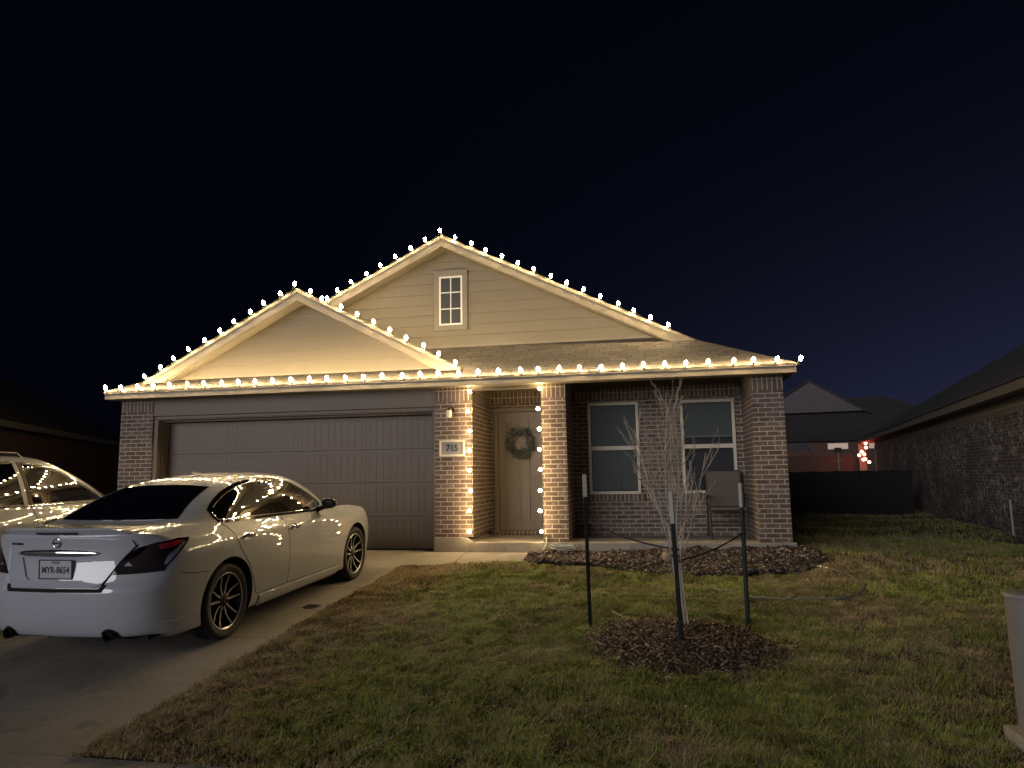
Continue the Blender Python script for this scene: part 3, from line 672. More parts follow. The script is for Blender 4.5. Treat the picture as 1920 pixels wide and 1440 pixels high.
class Skin:
    """lays panels, panes and seams on the body's real surface"""
    def __init__(s, bm, zs=1.0): s.t = BVHTree.FromBMesh(bm); s.zs = zs
    def hit(s, o, d):
        h = s.t.ray_cast(Vector(o), Vector(d).normalized()); return h[0], h[1]
    def side(s, a, z, sg=1): return s.hit((sg*3, a, z*s.zs), (-sg, 0, 0))
    def rear(s, x, z, sg=1): return s.hit((x*sg, -5, z*s.zs), (0, 1, 0))
    def front(s, x, z, sg=1): return s.hit((x*sg, 8, z*s.zs), (0, -1, 0))
    def top(s, x, a, sg=1): return s.hit((x*sg, a, 4), (0, 0, -1))
    def corner(s, u, z, sg=1, ang=45):                # seen from the rear corner
        c, n = math.cos(R(ang)), math.sin(R(ang))     # view direction (-sin, cos)
        return s.hit((sg*(u*c+3*n), u*n-3*c, z*s.zs), (-sg*n, c, 0))
    def fcorner(s, u, z, sg=1, ang=45):
        c, n = math.cos(R(ang)), math.sin(R(ang))
        return s.hit((sg*(u*c+3*n), 2.8-u*n+3*c, z*s.zs), (-sg*n, -c, 0))
    def panel(s, poly, how, off, name, mat, parent, sg=1, cell=.04, skirt=.006, hole=None, **k):
        poly = [Vector(p) for p in poly]; xs = [p[0] for p in poly]; zs = [p[1] for p in poly]
        B = []
        for i, p in enumerate(poly):                  # densify the outline
            q = poly[(i+1) % len(poly)]; m = max(1, int((q-p).length/cell)); B += [p.lerp(q, t/m) for t in range(m)]
        nb = len(B); loops = [B]; H = []
        if hole:
            hp = [Vector(p) for p in hole]
            for i, p in enumerate(hp):
                q = hp[(i+1) % len(hp)]; m = max(1, int((q-p).length/cell)); H += [p.lerp(q, t/m) for t in range(m)]
            loops.append(H)
        def inside(x, y):
            c = False
            for B_ in loops:
                j = len(B_)-1
                for i in range(len(B_)):
                    if (B_[i].y > y) != (B_[j].y > y) and x < (B_[j].x-B_[i].x)*(y-B_[i].y)/(B_[j].y-B_[i].y)+B_[i].x: c = not c
                    j = i
            return c
        pts = list(B)+list(H); x = min(xs)+cell*.5
        while x < max(xs):
            z = min(zs)+cell*.5
            while z < max(zs):
                if inside(x, z) and min((Vector((x, z))-b).length for b in B+H) > cell*.45: pts.append(Vector((x, z)))
                z += cell
            x += cell
        vs, es, fs, *_ = delaunay_2d_cdt([Vector((p[0], p[1])) for p in pts], [(i, (i+1) % nb) for i in range(nb)]+[(nb+i, nb+(i+1) % len(H)) for i in range(len(H))], [], 0, 1e-5)
        fs = [f for f in fs if inside(sum(vs[i].x for i in f)/len(f), sum(vs[i].y for i in f)/len(f))]
        P = []; ok = []
        fn = getattr(s, how)
        last = None
        for v in vs:
            h, n = fn(v.x, v.y, sg)
            if h is None: P.append(None); continue
            P.append((h+n*off, h-n*skirt))
        mb = MB(); idx = {}
        for i, p in enumerate(P):
            if p: idx[i] = len(mb.v); mb.v.append(tuple(p[0]))
        edge = {}
        for f in fs:
            if all(i in idx for i in f):
                mb.f.append([idx[i] for i in f]); mb.uv.append(None)
                for a_, b_ in zip(f, f[1:]+f[:1] if isinstance(f, list) else tuple(f[1:])+(f[0],)): edge[(a_, b_)] = edge.get((a_, b_), 0)+1
        low = {}
        for (a_, b_) in list(edge):
            if (b_, a_) not in edge:
                for i in (a_, b_):
                    if i not in low: low[i] = len(mb.v); mb.v.append(tuple(P[i][1]))
                mb.f.append([idx[a_], low[a_], low[b_], idx[b_]]); mb.uv.append(None)
        return mb.build(name, mat, parent, smooth=50, local=True, **k)
    def line(s, pts, how, r, name, mat, parent, sg=1, closed=False, off=0.0, step=.03, n=6, **k):
        pts = [Vector(p) for p in pts]; Q = []
        for i in range(len(pts) if closed else len(pts)-1):
            p = pts[i]; q = pts[(i+1) % len(pts)]; m = max(1, int((q-p).length/step)); Q += [p.lerp(q, t/m) for t in range(m)]
        if not closed: Q.append(pts[-1])
        fn = getattr(s, how); out_ = []
        for v in Q:
            h, nn = fn(v.x, v.y, sg)
            if h is not None: out_.append(h+nn*off)
        mb = MB(); mb.tube(out_, r, n, closed=closed); return mb.build(name, mat, parent, smooth=True, local=True, **k)
def curve(pts, n=6, closed=False):                    # Catmull-Rom through points
    out_ = []; N = len(pts)
    for i in range(N if closed else N-1):
        p0 = np.array(pts[(i-1) % N] if closed or i > 0 else pts[0], float); p1 = np.array(pts[i], float); p2 = np.array(pts[(i+1) % N], float); p3 = np.array(pts[(i+2) % N] if closed or i < N-2 else pts[-1], float)
        for k in range(n):
            t = k/n; out_.append(tuple(.5*((2*p1)+(-p0+p2)*t+(2*p0-5*p1+4*p2-p3)*t*t+(-p0+3*p1-3*p2+p3)*t**3)))
    if not closed: out_.append(tuple(pts[-1]))
    return out_
def cut_arches(bm, mats, spots, r, depth=.34):
    me = bpy.data.meshes.new('body'); bm.to_mesh(me); 
    for m in mats: me.materials.append(m)
    o = bpy.data.objects.new('body_tmp', me); COL.objects.link(o); cutters = []
    for (x, a, z) in spots:
        c = MB(); c.lathe([(0, -depth/2), (r, -depth/2), (r, depth/2), (0, depth/2)], 48, (x, a, z), axis=0); co = c.build('cutter', mats, None, local=True)
        for p in co.data.polygons: p.material_index = 1
        bb = bmesh.new(); bb.from_mesh(co.data); bmesh.ops.remove_doubles(bb, verts=bb.verts, dist=1e-5); bmesh.ops.recalc_face_normals(bb, faces=bb.faces); bb.to_mesh(co.data); bb.free()
        md = o.modifiers.new('b', 'BOOLEAN'); md.operation = 'DIFFERENCE'; md.object = co; md.solver = 'EXACT'; cutters.append(co)
    dg = bpy.context.evaluated_depsgraph_get(); me2 = bpy.data.meshes.new_from_object(o.evaluated_get(dg)); bpy.data.objects.remove(o)
    for c in cutters: bpy.data.objects.remove(c)
    for p in me2.polygons: p.use_smooth = True
    me2.set_sharp_from_angle(angle=R(35)); me2.name = 'body'; return me2
def wheel(parent, x, a, z, rad, rim_r, width=.235, spokes=10, dark=True):
    sg = 1 if x > 0 else -1
    w = bpy.data.objects.new('wheel', None); place(w, parent); w.location = (x, a, z)
    t = MB(); hw = width/2; tp = [(rim_r-.008, -hw*.80), (rim_r+.02, -hw*.93), (rad*.88, -hw*1.0), (rad*.955, -hw*.93), (rad*.99, -hw*.78), (rad, -hw*.5)]
    for k in (-.3, 0, .3): tp += [(rad, hw*(k-.07)), (rad-.009, hw*(k-.05)), (rad-.009, hw*(k+.05)), (rad, hw*(k+.07))]
    tp += [(rad, hw*.5), (rad*.99, hw*.78), (rad*.955, hw*.93), (rad*.93, hw*.985), (rad*.88, hw*1.0), (rad*.86, hw*.985), (rim_r+.02, hw*.93), (rim_r-.004, hw*.84), (rim_r-.010, hw*.6)]
    t.lathe([(r_, h*sg) for r_, h in tp], 56, axis=0); t.build('tyre', M['tyre'], w, smooth=50, local=True)
    rm = MB(); rm.lathe([(r_, h*sg) for r_, h in [(rim_r+.006, hw*.86), (rim_r+.001, hw*.90), (rim_r-.010, hw*.86), (rim_r-.016, hw*.70), (rim_r-.03, hw*.45), (rim_r-.035, -hw*.7)]], 48, axis=0)
    rim = rm.build('rim', [M['rim_d'], M['rim']], w, smooth=60, local=True)
    for p in rim.data.polygons:
        rr = max(math.hypot(rim.data.vertices[v].co.y, rim.data.vertices[v].co.z) for v in p.vertices)
        if rr > rim_r-.005: p.material_index = 1
    for k in range(spokes):
        th = 2*math.pi*(k//2)/(spokes/2)+((-1)**k)*.27+.31
        n_ = 7; faces_o = []; sp = MB(); vs = []
        for i in range(n_):
            f = i/(n_-1); rr = .045+(rim_r-.022-.045)*f; tw = th+((-1)**k)*(.07*(1-f)-.02); hwid = (.019-.007*f); xo = hw*(.62+.20*f-.12*math.sin(math.pi*f))
            cy, cz = rr*math.cos(tw), rr*math.sin(tw); ty, tz = -math.sin(tw), math.cos(tw)
            vs += [(xo*sg, cy+ty*hwid*.45, cz+tz*hwid*.45), (xo*sg, cy-ty*hwid*.45, cz-tz*hwid*.45), ((xo-.010)*sg, cy-ty*hwid, cz-tz*hwid), ((xo-.038)*sg, cy-ty*hwid*.8, cz-tz*hwid*.8), ((xo-.038)*sg, cy+ty*hwid*.8, cz+tz*hwid*.8), ((xo-.010)*sg, cy+ty*hwid, cz+tz*hwid)]
        fs = []
        for i in range(n_-1):
            for j in range(6): fs.append((i*6+j, i*6+(j+1) % 6, (i+1)*6+(j+1) % 6, (i+1)*6+j))
        fs += [tuple(range(6)), tuple((n_-1)*6+j for j in range(6))]
        sp.add(vs, fs); so_ = sp.build('spoke', [M['rim_d'], M['rim']], w, smooth=25, local=True)
        for p in so_.data.polygons:
            if abs(p.normal.x) > .93 and p.center.x*sg > hw*.40: p.material_index = 1
    hb = MB(); hb.lathe([(r_, h*sg) for r_, h in [(0, hw*.74), (.026, hw*.73), (.030, hw*.68), (.052, hw*.64), (.062, hw*.5), (.062, 0)]], 24, axis=0)
    for k in range(5):
        t_ = 2*math.pi*k/5; hb.lathe([(0, hw*.68*sg), (.008, hw*.68*sg), (.009, hw*.5*sg)], 8, (0, .045*math.cos(t_), .045*math.sin(t_)), axis=0)
    hb.build('hub_cap', M['rim_d'], w, smooth=True, local=True)
    dc = MB(); dc.lathe([(r_, h*sg) for r_, h in [(.06, hw*.15), (rim_r*.72, hw*.15), (rim_r*.72, hw*.02), (.06, hw*.02)]], 40, axis=0)
    dc.build('brake_disc', M['disc'], w, smooth=40, local=True)
    bk = MB(); bk.lathe([(r_, h*sg) for r_, h in [(0, -hw*.15), (rim_r-.036, -hw*.15), (rim_r-.036, -hw*.25), (0, -hw*.25)]], 32, axis=0); bk.build('back_plate', M['gap'], w, local=True)
    return w
def inset(poly, d):
    n = len(poly); A = sum(poly[i][0]*poly[(i+1) % n][1]-poly[(i+1) % n][0]*poly[i][1] for i in range(n)); s_ = 1 if A > 0 else -1; out_ = []
    for i in range(n):
        p0, p1, p2 = [Vector(poly[(i+k) % n]) for k in (-1, 0, 1)]; a = (p1-p0).normalized(); b = (p2-p1).normalized()
        na = Vector((-a.y, a.x))*s_; nb_ = Vector((-b.y, b.x))*s_; m = (na+nb_); m = m/max(.5, m.length_squared/2) if m.length > 1e-6 else na
        out_.append(tuple(p1+m*d))
    return out_
def clip(poly, p, q):                                 # keep the part left of the line p->q
    p = Vector(p); q = Vector(q); d = q-p; out_ = []
    f = lambda v: d.x*(v[1]-p.y)-d.y*(v[0]-p.x)
    for i in range(len(poly)):
        a = poly[i]; b = poly[(i+1) % len(poly)]; fa, fb = f(a), f(b)
        if fa >= 0: out_.append(a)
        if (fa >= 0) != (fb >= 0): t = fa/(fa-fb); out_.append((a[0]+(b[0]-a[0])*t, a[1]+(b[1]-a[1])*t))
    return out_
def door_handle(sk, parent, a0, a1, z, sg):
    mb = MB(); n = 12; pts = []; rr = []
    for i in range(n+1):
        t = i/n; a = a0+(a1-a0)*t; h, nn = sk.side(a, z+.012*math.sin(math.pi*t), sg); pts.append(h+nn*(.004+.034*math.sin(math.pi*min(1, max(0, t)))**.5)); rr.append(.010+.005*math.sin(math.pi*t))
    mb.tube(pts, rr, 10); mb.build('handle', M['chrome'], parent, smooth=True, local=True)
    cup = [(a0+(a1-a0)*(.5+.36*math.cos(t)), z+.008+.034*math.sin(t)) for t in [2*math.pi*k/20 for k in range(20)]]
    sk.panel(cup, 'side', .0055, 'handle_cup', M['paint_d'], parent, sg=sg, cell=.02, skirt=.003)
def detail_sedan(root, sk):
    P_ = M['paint']
    dlo = curve([(-.022, 1.150), (.094, 1.212), (.318, 1.291), (.596, 1.350), (.816, 1.372), (1.175, 1.374), (1.432, 1.340), (1.60, 1.285), (1.80, 1.185), (2.03, 1.05)], 4)+[(2.035, 1.0), (1.99, .972)]+[(1.439, .988), (1.019, 1.003), (.474, 1.024), (.102, 1.034), (.02, 1.05), (-.023, 1.10)]
    for sg in (1, -1):
        sk.panel(inset(dlo, -.010), 'side', .0055, 'window_surround', M['gloss_black'], root, sg=sg, cell=.035)
        sk.line(inset(dlo, .016), 'side', .0065, 'window_chrome', M['chrome'], root, sg=sg, closed=True, off=.006)
        g_ = inset(dlo, .024)
        q = clip(g_, (.248, 1.4), (.248, .9)); q = clip(g_, (.240, .9), (.235, 1.4)); sk.panel(q, 'side', .0075, 'quarter_glass', M['tint'], root, sg=sg, cell=.03)
        rg = clip(clip(g_, (.262, 1.4), (.268, .9)), (.925, .9), (.915, 1.4)); fg = clip(g_, (1.02, 1.4), (1.078, .95)); fg = clip(fg, (1.97, .9), (1.90, 1.4))
        sk.panel([(.930, 1.012), (1.070, 1.006), (1.030, 1.345), (.920, 1.345)], 'side', .0072, 'door_pillar', M['gloss_black'], root, sg=sg, cell=.03); sk.panel([(.232, 1.048), (.272, 1.046), (.266, 1.262), (.236, 1.250)], 'side', .0072, 'door_pillar', M['gloss_black'], root, sg=sg, cell=.03)
        # doors
        rd = [(.04, 1.025), (.116, .961), (.145, .828), (.228, .705), (.315, .598), (.402, .431), (.437, .33), (.475, .305), (1.022, .305), (1.040, .422), (1.052, .586), (1.043, .806), (1.064, .929), (1.070, .985)]
        rd = curve(rd[:8], 3)[:-1]+rd[7:8]+curve(rd[8:], 3)+[(.474, 1.006), (.12, 1.014)]
        fd = [(1.030, .305), (2.215, .285), (2.226, .405), (2.24, .582), (2.25, .75), (2.30, .90), (2.25, .935), (1.95, .955), (1.439, .970), (1.078, .985), (1.072, .929), (1.051, .806), (1.060, .586), (1.048, .422)]
        for nm, pl, gl, h in (('rear_door', rd, rg, (.19, .411, .868)), ('front_door', fd, fg, (1.084, 1.335, .848))):
            d = sk.panel(pl, 'side', .0035, nm, P_, root, sg=sg, cell=.03, skirt=.004)
            sk.panel(gl, 'side', .0075, 'window', M['tint'], d, sg=sg, cell=.03)
            door_handle(sk, d, *h, sg)
        sk.line(rd[:-2], 'side', .0042, 'door_seam', M['gap'], root, sg=sg, off=-.0005); sk.line([(2.215, .285), (2.226, .405), (2.24, .582), (2.25, .75), (2.30, .90), (2.32, .925)], 'side', .0042, 'door_seam', M['gap'], root, sg=sg, off=-.0005)
        sk.line([(.475, .303), (1.03, .303), (2.215, .284)], 'side', .004, 'door_seam', M['gap'], root, sg=sg, off=-.0005)
        sk.panel([(.50, .19), (2.25, .19), (2.27, .262), (.50, .283)], 'side', .016, 'side_skirt', P_, root, sg=sg, cell=.04, skirt=.02)
        sk.line([(-.62, .700), (-.50, .672), (-.30, .655)], 'side', .003, 'bumper_seam', M['gap'], root, sg=sg)
        # tail lamp
        tl = [(-.319, .732), (-.268, .816), (-.211, .882), (-.136, .930), (-.016, .958), (.163, .972), (.258, .964), (.250, .943), (.190, .885), (.117, .815), (.066, .769), (.049, .737), (-.134, .733)]
        tp = sk.panel(tl, 'corner', .006, 'tail_light', M['tail'], root, sg=sg, cell=.025, skirt=.012)
        sk.panel([(.0, .944), (.14, .956), (.21, .950), (.13, .915), (.02, .905)], 'corner', .0075, 'red_reflector', M['tail_red'], tp, sg=sg, cell=.02)
        sk.panel([(.230, .940), (.195, .940), (.075, .850), (.045, .790), (.062, .780), (.11, .825)], 'corner', .0078, 'clear_reflector', M['tail_clear'], tp, sg=sg, cell=.02)
        sk.panel([(-.235, .795), (-.205, .825), (-.175, .79)], 'corner', .0075, 'lamp_insert', M['tail_clear'], tp, sg=sg, cell=.02)
        sk.line(tl, 'corner', .004, 'lamp_seam', M['gap'], tp, sg=sg, closed=True, off=.001)
        sk.panel([(-.075, .350), (-.01, .245), (.30, .235), (.325, .345), (.25, .352), (.15, .318)], 'corner', .014, 'bumper_wing', P_, root, sg=sg, cell=.03, skirt=.02)
        # door mirror
        mm = MB(); vs = []; fs = []; nu, nv = 14, 10
        for i in range(nv+1):
            ph = math.pi*i/nv
            for j in range(nu):
                th = 2*math.pi*j/nu; x = math.sin(ph)*math.cos(th); y = math.cos(ph); z = math.sin(ph)*math.sin(th)
                x = math.copysign(abs(x)**.75, x); z = math.copysign(abs(z)**.75, z); y = y*(.4 if y < 0 else 1)
                vs.append((sg*(.955+.092*x), 1.91+.09*y, 1.045+.062*z*(1-.15*x)))
        for i in range(nv):
            for j in range(nu): fs.append((i*nu+j, i*nu+(j+1) % nu, (i+1)*nu+(j+1) % nu, (i+1)*nu+j))
        mm.add(vs, fs); mo = mm.build('door_mirror', [M['paint'], M['plastic']], root, smooth=60, local=True)
        for p in mo.data.polygons:
            if p.center.y < 1.93 or p.center.z < 1.01: p.material_index = 1
        ar = MB(); ar.tube([(sg*.78, 1.95, .975), (sg*.85, 1.93, .99), (sg*.92, 1.92, 1.01)], [.035, .028, .025], 8); ar.build('mirror_arm', M['plastic'], mo, smooth=True, local=True)
        # head lamp
        hl = sk.panel([(-.05, .60), (.12, .60), (.28, .70), (.30, .76), (.10, .745), (-.05, .70)], 'fcorner', .005, 'head_light', M['tail_clear'], root, sg=sg, cell=.03)
    # glass front and back
    bl = curve([(-.47, 1.345), (-.24, 1.362), (0, 1.366), (.24, 1.362), (.47, 1.345)], 4)+curve([(.515, 1.27), (.562, 1.17), (.60, 1.104)], 3)+[(.3, 1.100), (0, 1.099), (-.3, 1.100)]+curve([(-.60, 1.104), (-.562, 1.17), (-.515, 1.27)], 3)
    sk.panel(bl, 'rear', .004, 'rear_window', M['tint'], root, cell=.035)
    fl_ = curve([(-.47, 1.35), (0, 1.375), (.47, 1.35)], 5)+[(.54, 1.25), (.64, 1.08), (.68, 1.01), (.3, 1.0), (0, 1.0), (-.3, 1.0), (-.68, 1.01), (-.64, 1.08), (-.54, 1.25)]
    sk.panel(fl_, 'front', .004, 'windscreen', M['tint'], root, cell=.04)
    # trunk lid with plate recess
    lid = [(-.36, .632), (0, .632), (.36, .632), (.425, .655), (.480, .741), (.54, .83), (.60, .90), (.64, .95), (.62, 1.0), (.3, 1.02), (0, 1.024), (-.3, 1.02), (-.62, 1.0), (-.64, .95), (-.60, .90), (-.54, .83), (-.480, .741), (-.425, .655)]
    rec = curve([(-.25, .688), (.25, .688), (.285, .715), (.345, .865), (-.345, .865), (-.285, .715)], 1, True)
    ld = sk.panel(lid, 'rear', .013, 'trunk_lid', P_, root, cell=.03, skirt=.004, hole=rec)
    sk.panel([(-.44, .600), (.44, .600), (.47, .655), (.44, .66), (.41, .628), (-.41, .628), (-.44, .66), (-.47, .655)], 'rear', .002, 'bumper_gap', M['gap'], root, cell=.02, skirt=.002)
    for sg in (1, -1): sk.line([(.43, .65), (.487, .741), (.548, .83), (.61, .90), (.655, .955)], 'rear', .006, 'lid_seam', M['gap'], root, sg=sg)
    bar = MB(); vs = []; fs = []; n = 32; m = 12
    for i in range(n+1):
        x = -.39+.78*i/n; e = (1-(abs(x)/.392)**3)**.5 if abs(x) < .392 else 0.02; h, nn = sk.rear(abs(x), .902, 1 if x >= 0 else -1)
        for j in range(m): t = 2*math.pi*j/m; vs.append((x, h.y-.016-.020*math.cos(t)*max(e, .1), .900+.030*math.sin(t)*max(e, .05)+.003*math.cos(x*6)))
    for i in range(n):
        for j in range(m): fs.append((i*m+j, i*m+(j+1) % m, (i+1)*m+(j+1) % m, (i+1)*m+j))
    fs += [tuple(range(m)), tuple(n*m+j for j in range(m))]; bar.add(vs, fs); bar.build('chrome_bar', M['chrome'], ld, smooth=50, local=True)
    yp = sk.rear(0, .775)[0].y
    pl = MB(); pl.box(-.152, .152, yp-.012, yp+.01, .703, .848); po = pl.build('licence_plate', M['plate'], root, local=True, bevel=.003)
    pf = MB()
    for e in ((-.158, .158, .844, .853), (-.158, .158, .697, .706), (-.158, -.149, .706, .844), (.149, .158, .706, .844)): pf.box(e[0], e[1], yp-.015, yp-.0125, e[2], e[3])
    pf.build('plate_frame', M['rim_d'], po, local=True)
    text('MYR-8654', .073, (0, yp-.0135, .768), M['ink'], po, 'plate_number', .001, bold=.001, sx=.83)
    text('TEXAS', .026, (0, yp-.0135, .828), M['ink'], po, 'plate_state', .001)
    ye = sk.rear(0, .985)[0].y-.016
    em = MB(); em.tube([(.034*math.cos(t), ye, .984+.034*math.sin(t)) for t in [2*math.pi*k/28 for k in range(28)]], .0055, 8, closed=True); em.obox((0, ye-.003, .984), (1, 0, 0), (0, 1, 0), (0, 0, 1), .041, .004, .0065)
    em.build('emblem', M['chrome'], ld, smooth=40, local=True)
    text('MAXIMA', .026, (-.40, sk.rear(.40, .972, -1)[0].y-.016, .972), M['rim_d'], ld, 'badge', .0015, bold=.0006, rot=(R(90), 0, R(-9)), sx=1.25)
    # lip spoiler
    sp = MB(); vs = []; fs = []; n = 36
    for i in range(n+1):
        x = -.60+1.20*i/n; k = max(.03, 1-max(0, (abs(x)-.42)/.18)**2); h, nn = sk.rear(abs(x), 1.02, 1 if x >= 0 else -1); ae = h.y
        zt = (sk.top(abs(x), ae+.20, 1 if x >= 0 else -1)[0] or Vector((0, 0, 1.05))).z; z0 = (sk.top(abs(x), ae+.04, 1 if x >= 0 else -1)[0] or Vector((0, 0, 1.03))).z
        ring = [(ae+.20, zt-.004), (ae+.19, zt+.003), (ae+.08, zt+.003+.030*k), (ae-.022, z0+.004+.050*k), (ae-.028, z0+.002+.040*k), (ae-.016, z0+.0+.024*k), (ae+.01, z0-.008)]
        vs += [(x, p[0], p[1]) for p in ring]
    m = 7
    for i in range(n):
        for j in range(m): fs.append((i*m+j, i*m+(j+1) % m, (i+1)*m+(j+1) % m, (i+1)*m+j))
    fs += [tuple(range(m)), tuple(n*m+j for j in range(m))]; sp.add(vs, fs); so_ = sp.build('spoiler', P_, root, smooth=35, local=True)
    sb = MB(); h = sk.rear(0, 1.02)[0].y; sb.box(-.19, .19, h-.022, h+.0, 1.052, 1.066); sb.build('brake_light', M['gap'], so_, local=True, bevel=.002)
    # exhaust
    for sg in (1, -1):
        ex = MB(); ex.lathe([(.035, -.95), (.043, -.96), (.043, -.70), (.035, -.70), (.035, -.95)], 20, (sg*.47, 0, .255), axis=1); ex.build('exhaust', M['rim_d'], root, smooth=40, local=True)
        sk.panel([(.40, .236), (.54, .236), (.535, .28), (.50, .305), (.47, .312), (.44, .305), (.405, .28)], 'rear', .003, 'exhaust_cutout', M['gap'], root, sg=sg, cell=.02, skirt=.002)
    ub = MB(); ub.box(-.70, .70, -.78, 3.4, .19, .24); ub.build('underbody', M['gap'], root, local=True)
    an = MB(); vs = [(-.02, .72, 1.445), (.02, .72, 1.445), (.02, .86, 1.46), (-.02, .86, 1.46), (0, .70, 1.485), (0, .78, 1.475)]; an.add(vs, [(0, 1, 2, 3), (0, 4, 5, 3), (1, 2, 5, 4), (0, 1, 4), (2, 3, 5)]); an.build('antenna_fin', P_, root, local=True, bevel=.003)
def sedan():
    root = thing('sedan', 'glossy white four-door sedan with dark tinted glass and thin-spoked wheels, parked nearest the lawn', 'car', (-1.49, -4.49, -.300), rot=(R(2.6), 0, -.020))
    side_a = [-.60, -.34, 0, .42, .95, 1.5, 2.1, 2.5, 2.85, 3.2]
    tapers = [.948, .982, 1, 1, 1, 1, 1, .996, .985, .945]
    rows = [(-.86, 3.55, .80, .225, .175, .175, .17), (-.93, 3.66, .885, .235, .20, .20, .19), (-.985, 3.72, .905, .33, .30, .30, .30), (-1.015, 3.76, .918, .47, .44, .44, .44),
            (-1.02, 3.77, .927, .60, .585, .56, .58), (-.985, 3.74, .929, .685, .70, .665, .66), (-.965, 3.68, .922, .80, .82, .775, .72), (-.955, 3.58, .900, .945, .905, .845, .77), (-.968, 3.45, .862, 1.042, .958, .885, .81)]
    base = [(0, -.42, 1.085), (.40, -.41, 1.085), (.62, -.36, 1.082), (.735, -.22, 1.072), (.778, .02, 1.045), (.795, .22, 1.02), (.803, .42, 1.0), (.810, .68, .985), (.815, 1.02, .972), (.818, 1.42, .958), (.812, 1.85, .945), (.80, 2.12, .938), (.775, 2.28, .94), (.73, 2.38, .955), (.62, 2.50, .975), (.36, 2.62, .99), (0, 2.66, .995)]
    roof = [(0, .45, 1.395), (.30, .445, 1.39), (.45, .44, 1.375), (.525, .50, 1.365), (.553, .58, 1.365), (.563, .68, 1.372), (.57, .80, 1.38), (.575, .95, 1.388), (.575, 1.12, 1.392), (.575, 1.30, 1.392), (.572, 1.45, 1.385), (.567, 1.58, 1.375), (.555, 1.66, 1.365), (.53, 1.72, 1.36), (.46, 1.76, 1.37), (.26, 1.80, 1.388), (0, 1.82, 1.395)]
    rc = [(0, .75, 1.435), (0, .76, 1.436), (0, .78, 1.438), (0, .82, 1.442), (0, .87, 1.447), (0, .93, 1.451), (0, 1.0, 1.454), (0, 1.07, 1.456), (0, 1.15, 1.457), (0, 1.22, 1.456), (0, 1.29, 1.454), (0, 1.35, 1.451), (0, 1.40, 1.448), (0, 1.44, 1.445), (0, 1.48, 1.441), (0, 1.50, 1.438), (0, 1.51, 1.437)]
    hump = [0, 0, 0, 0, 0, 0, 0, 0, 0, 0, .1, .3, .6, .9, 1, 1, 1]
    outn = [(0, -1), (0, -1), (.3, -.9), (.6, -.6), (.9, -.3), (1, 0), (1, 0), (1, 0), (1, 0), (1, 0), (1, 0), (1, .1), (.9, .3), (.6, .6), (.3, .9), (0, 1), (0, 1)]
    G = car_body(dict(yr1=.37, yr2=.63, yr3=.865), rows, base, roof, side_a, tapers, dict(hood=[], blend=((.10, .015), (.30, .03), (.62, .035)), hump=hump, outn=outn), rc)
    bm = body_mesh(G); sk = Skin(bm)
    WZ = .335; WX = .80
    me = cut_arches(bm, [M['paint'], M['gap']], [(.86, 0, .35), (-.86, 0, .35), (.86, 2.776, .35), (-.86, 2.776, .35)], .378)
    bm.free()
    body = bpy.data.objects.new('body', me); place(body, root)
    for x in (WX-.015, -WX+.015):
        for a in (0, 2.776): wheel(root, x, a, WZ, .335, .247)
    detail_sedan(root, sk)
    return root, sk
root_s, skin_s = sedan()
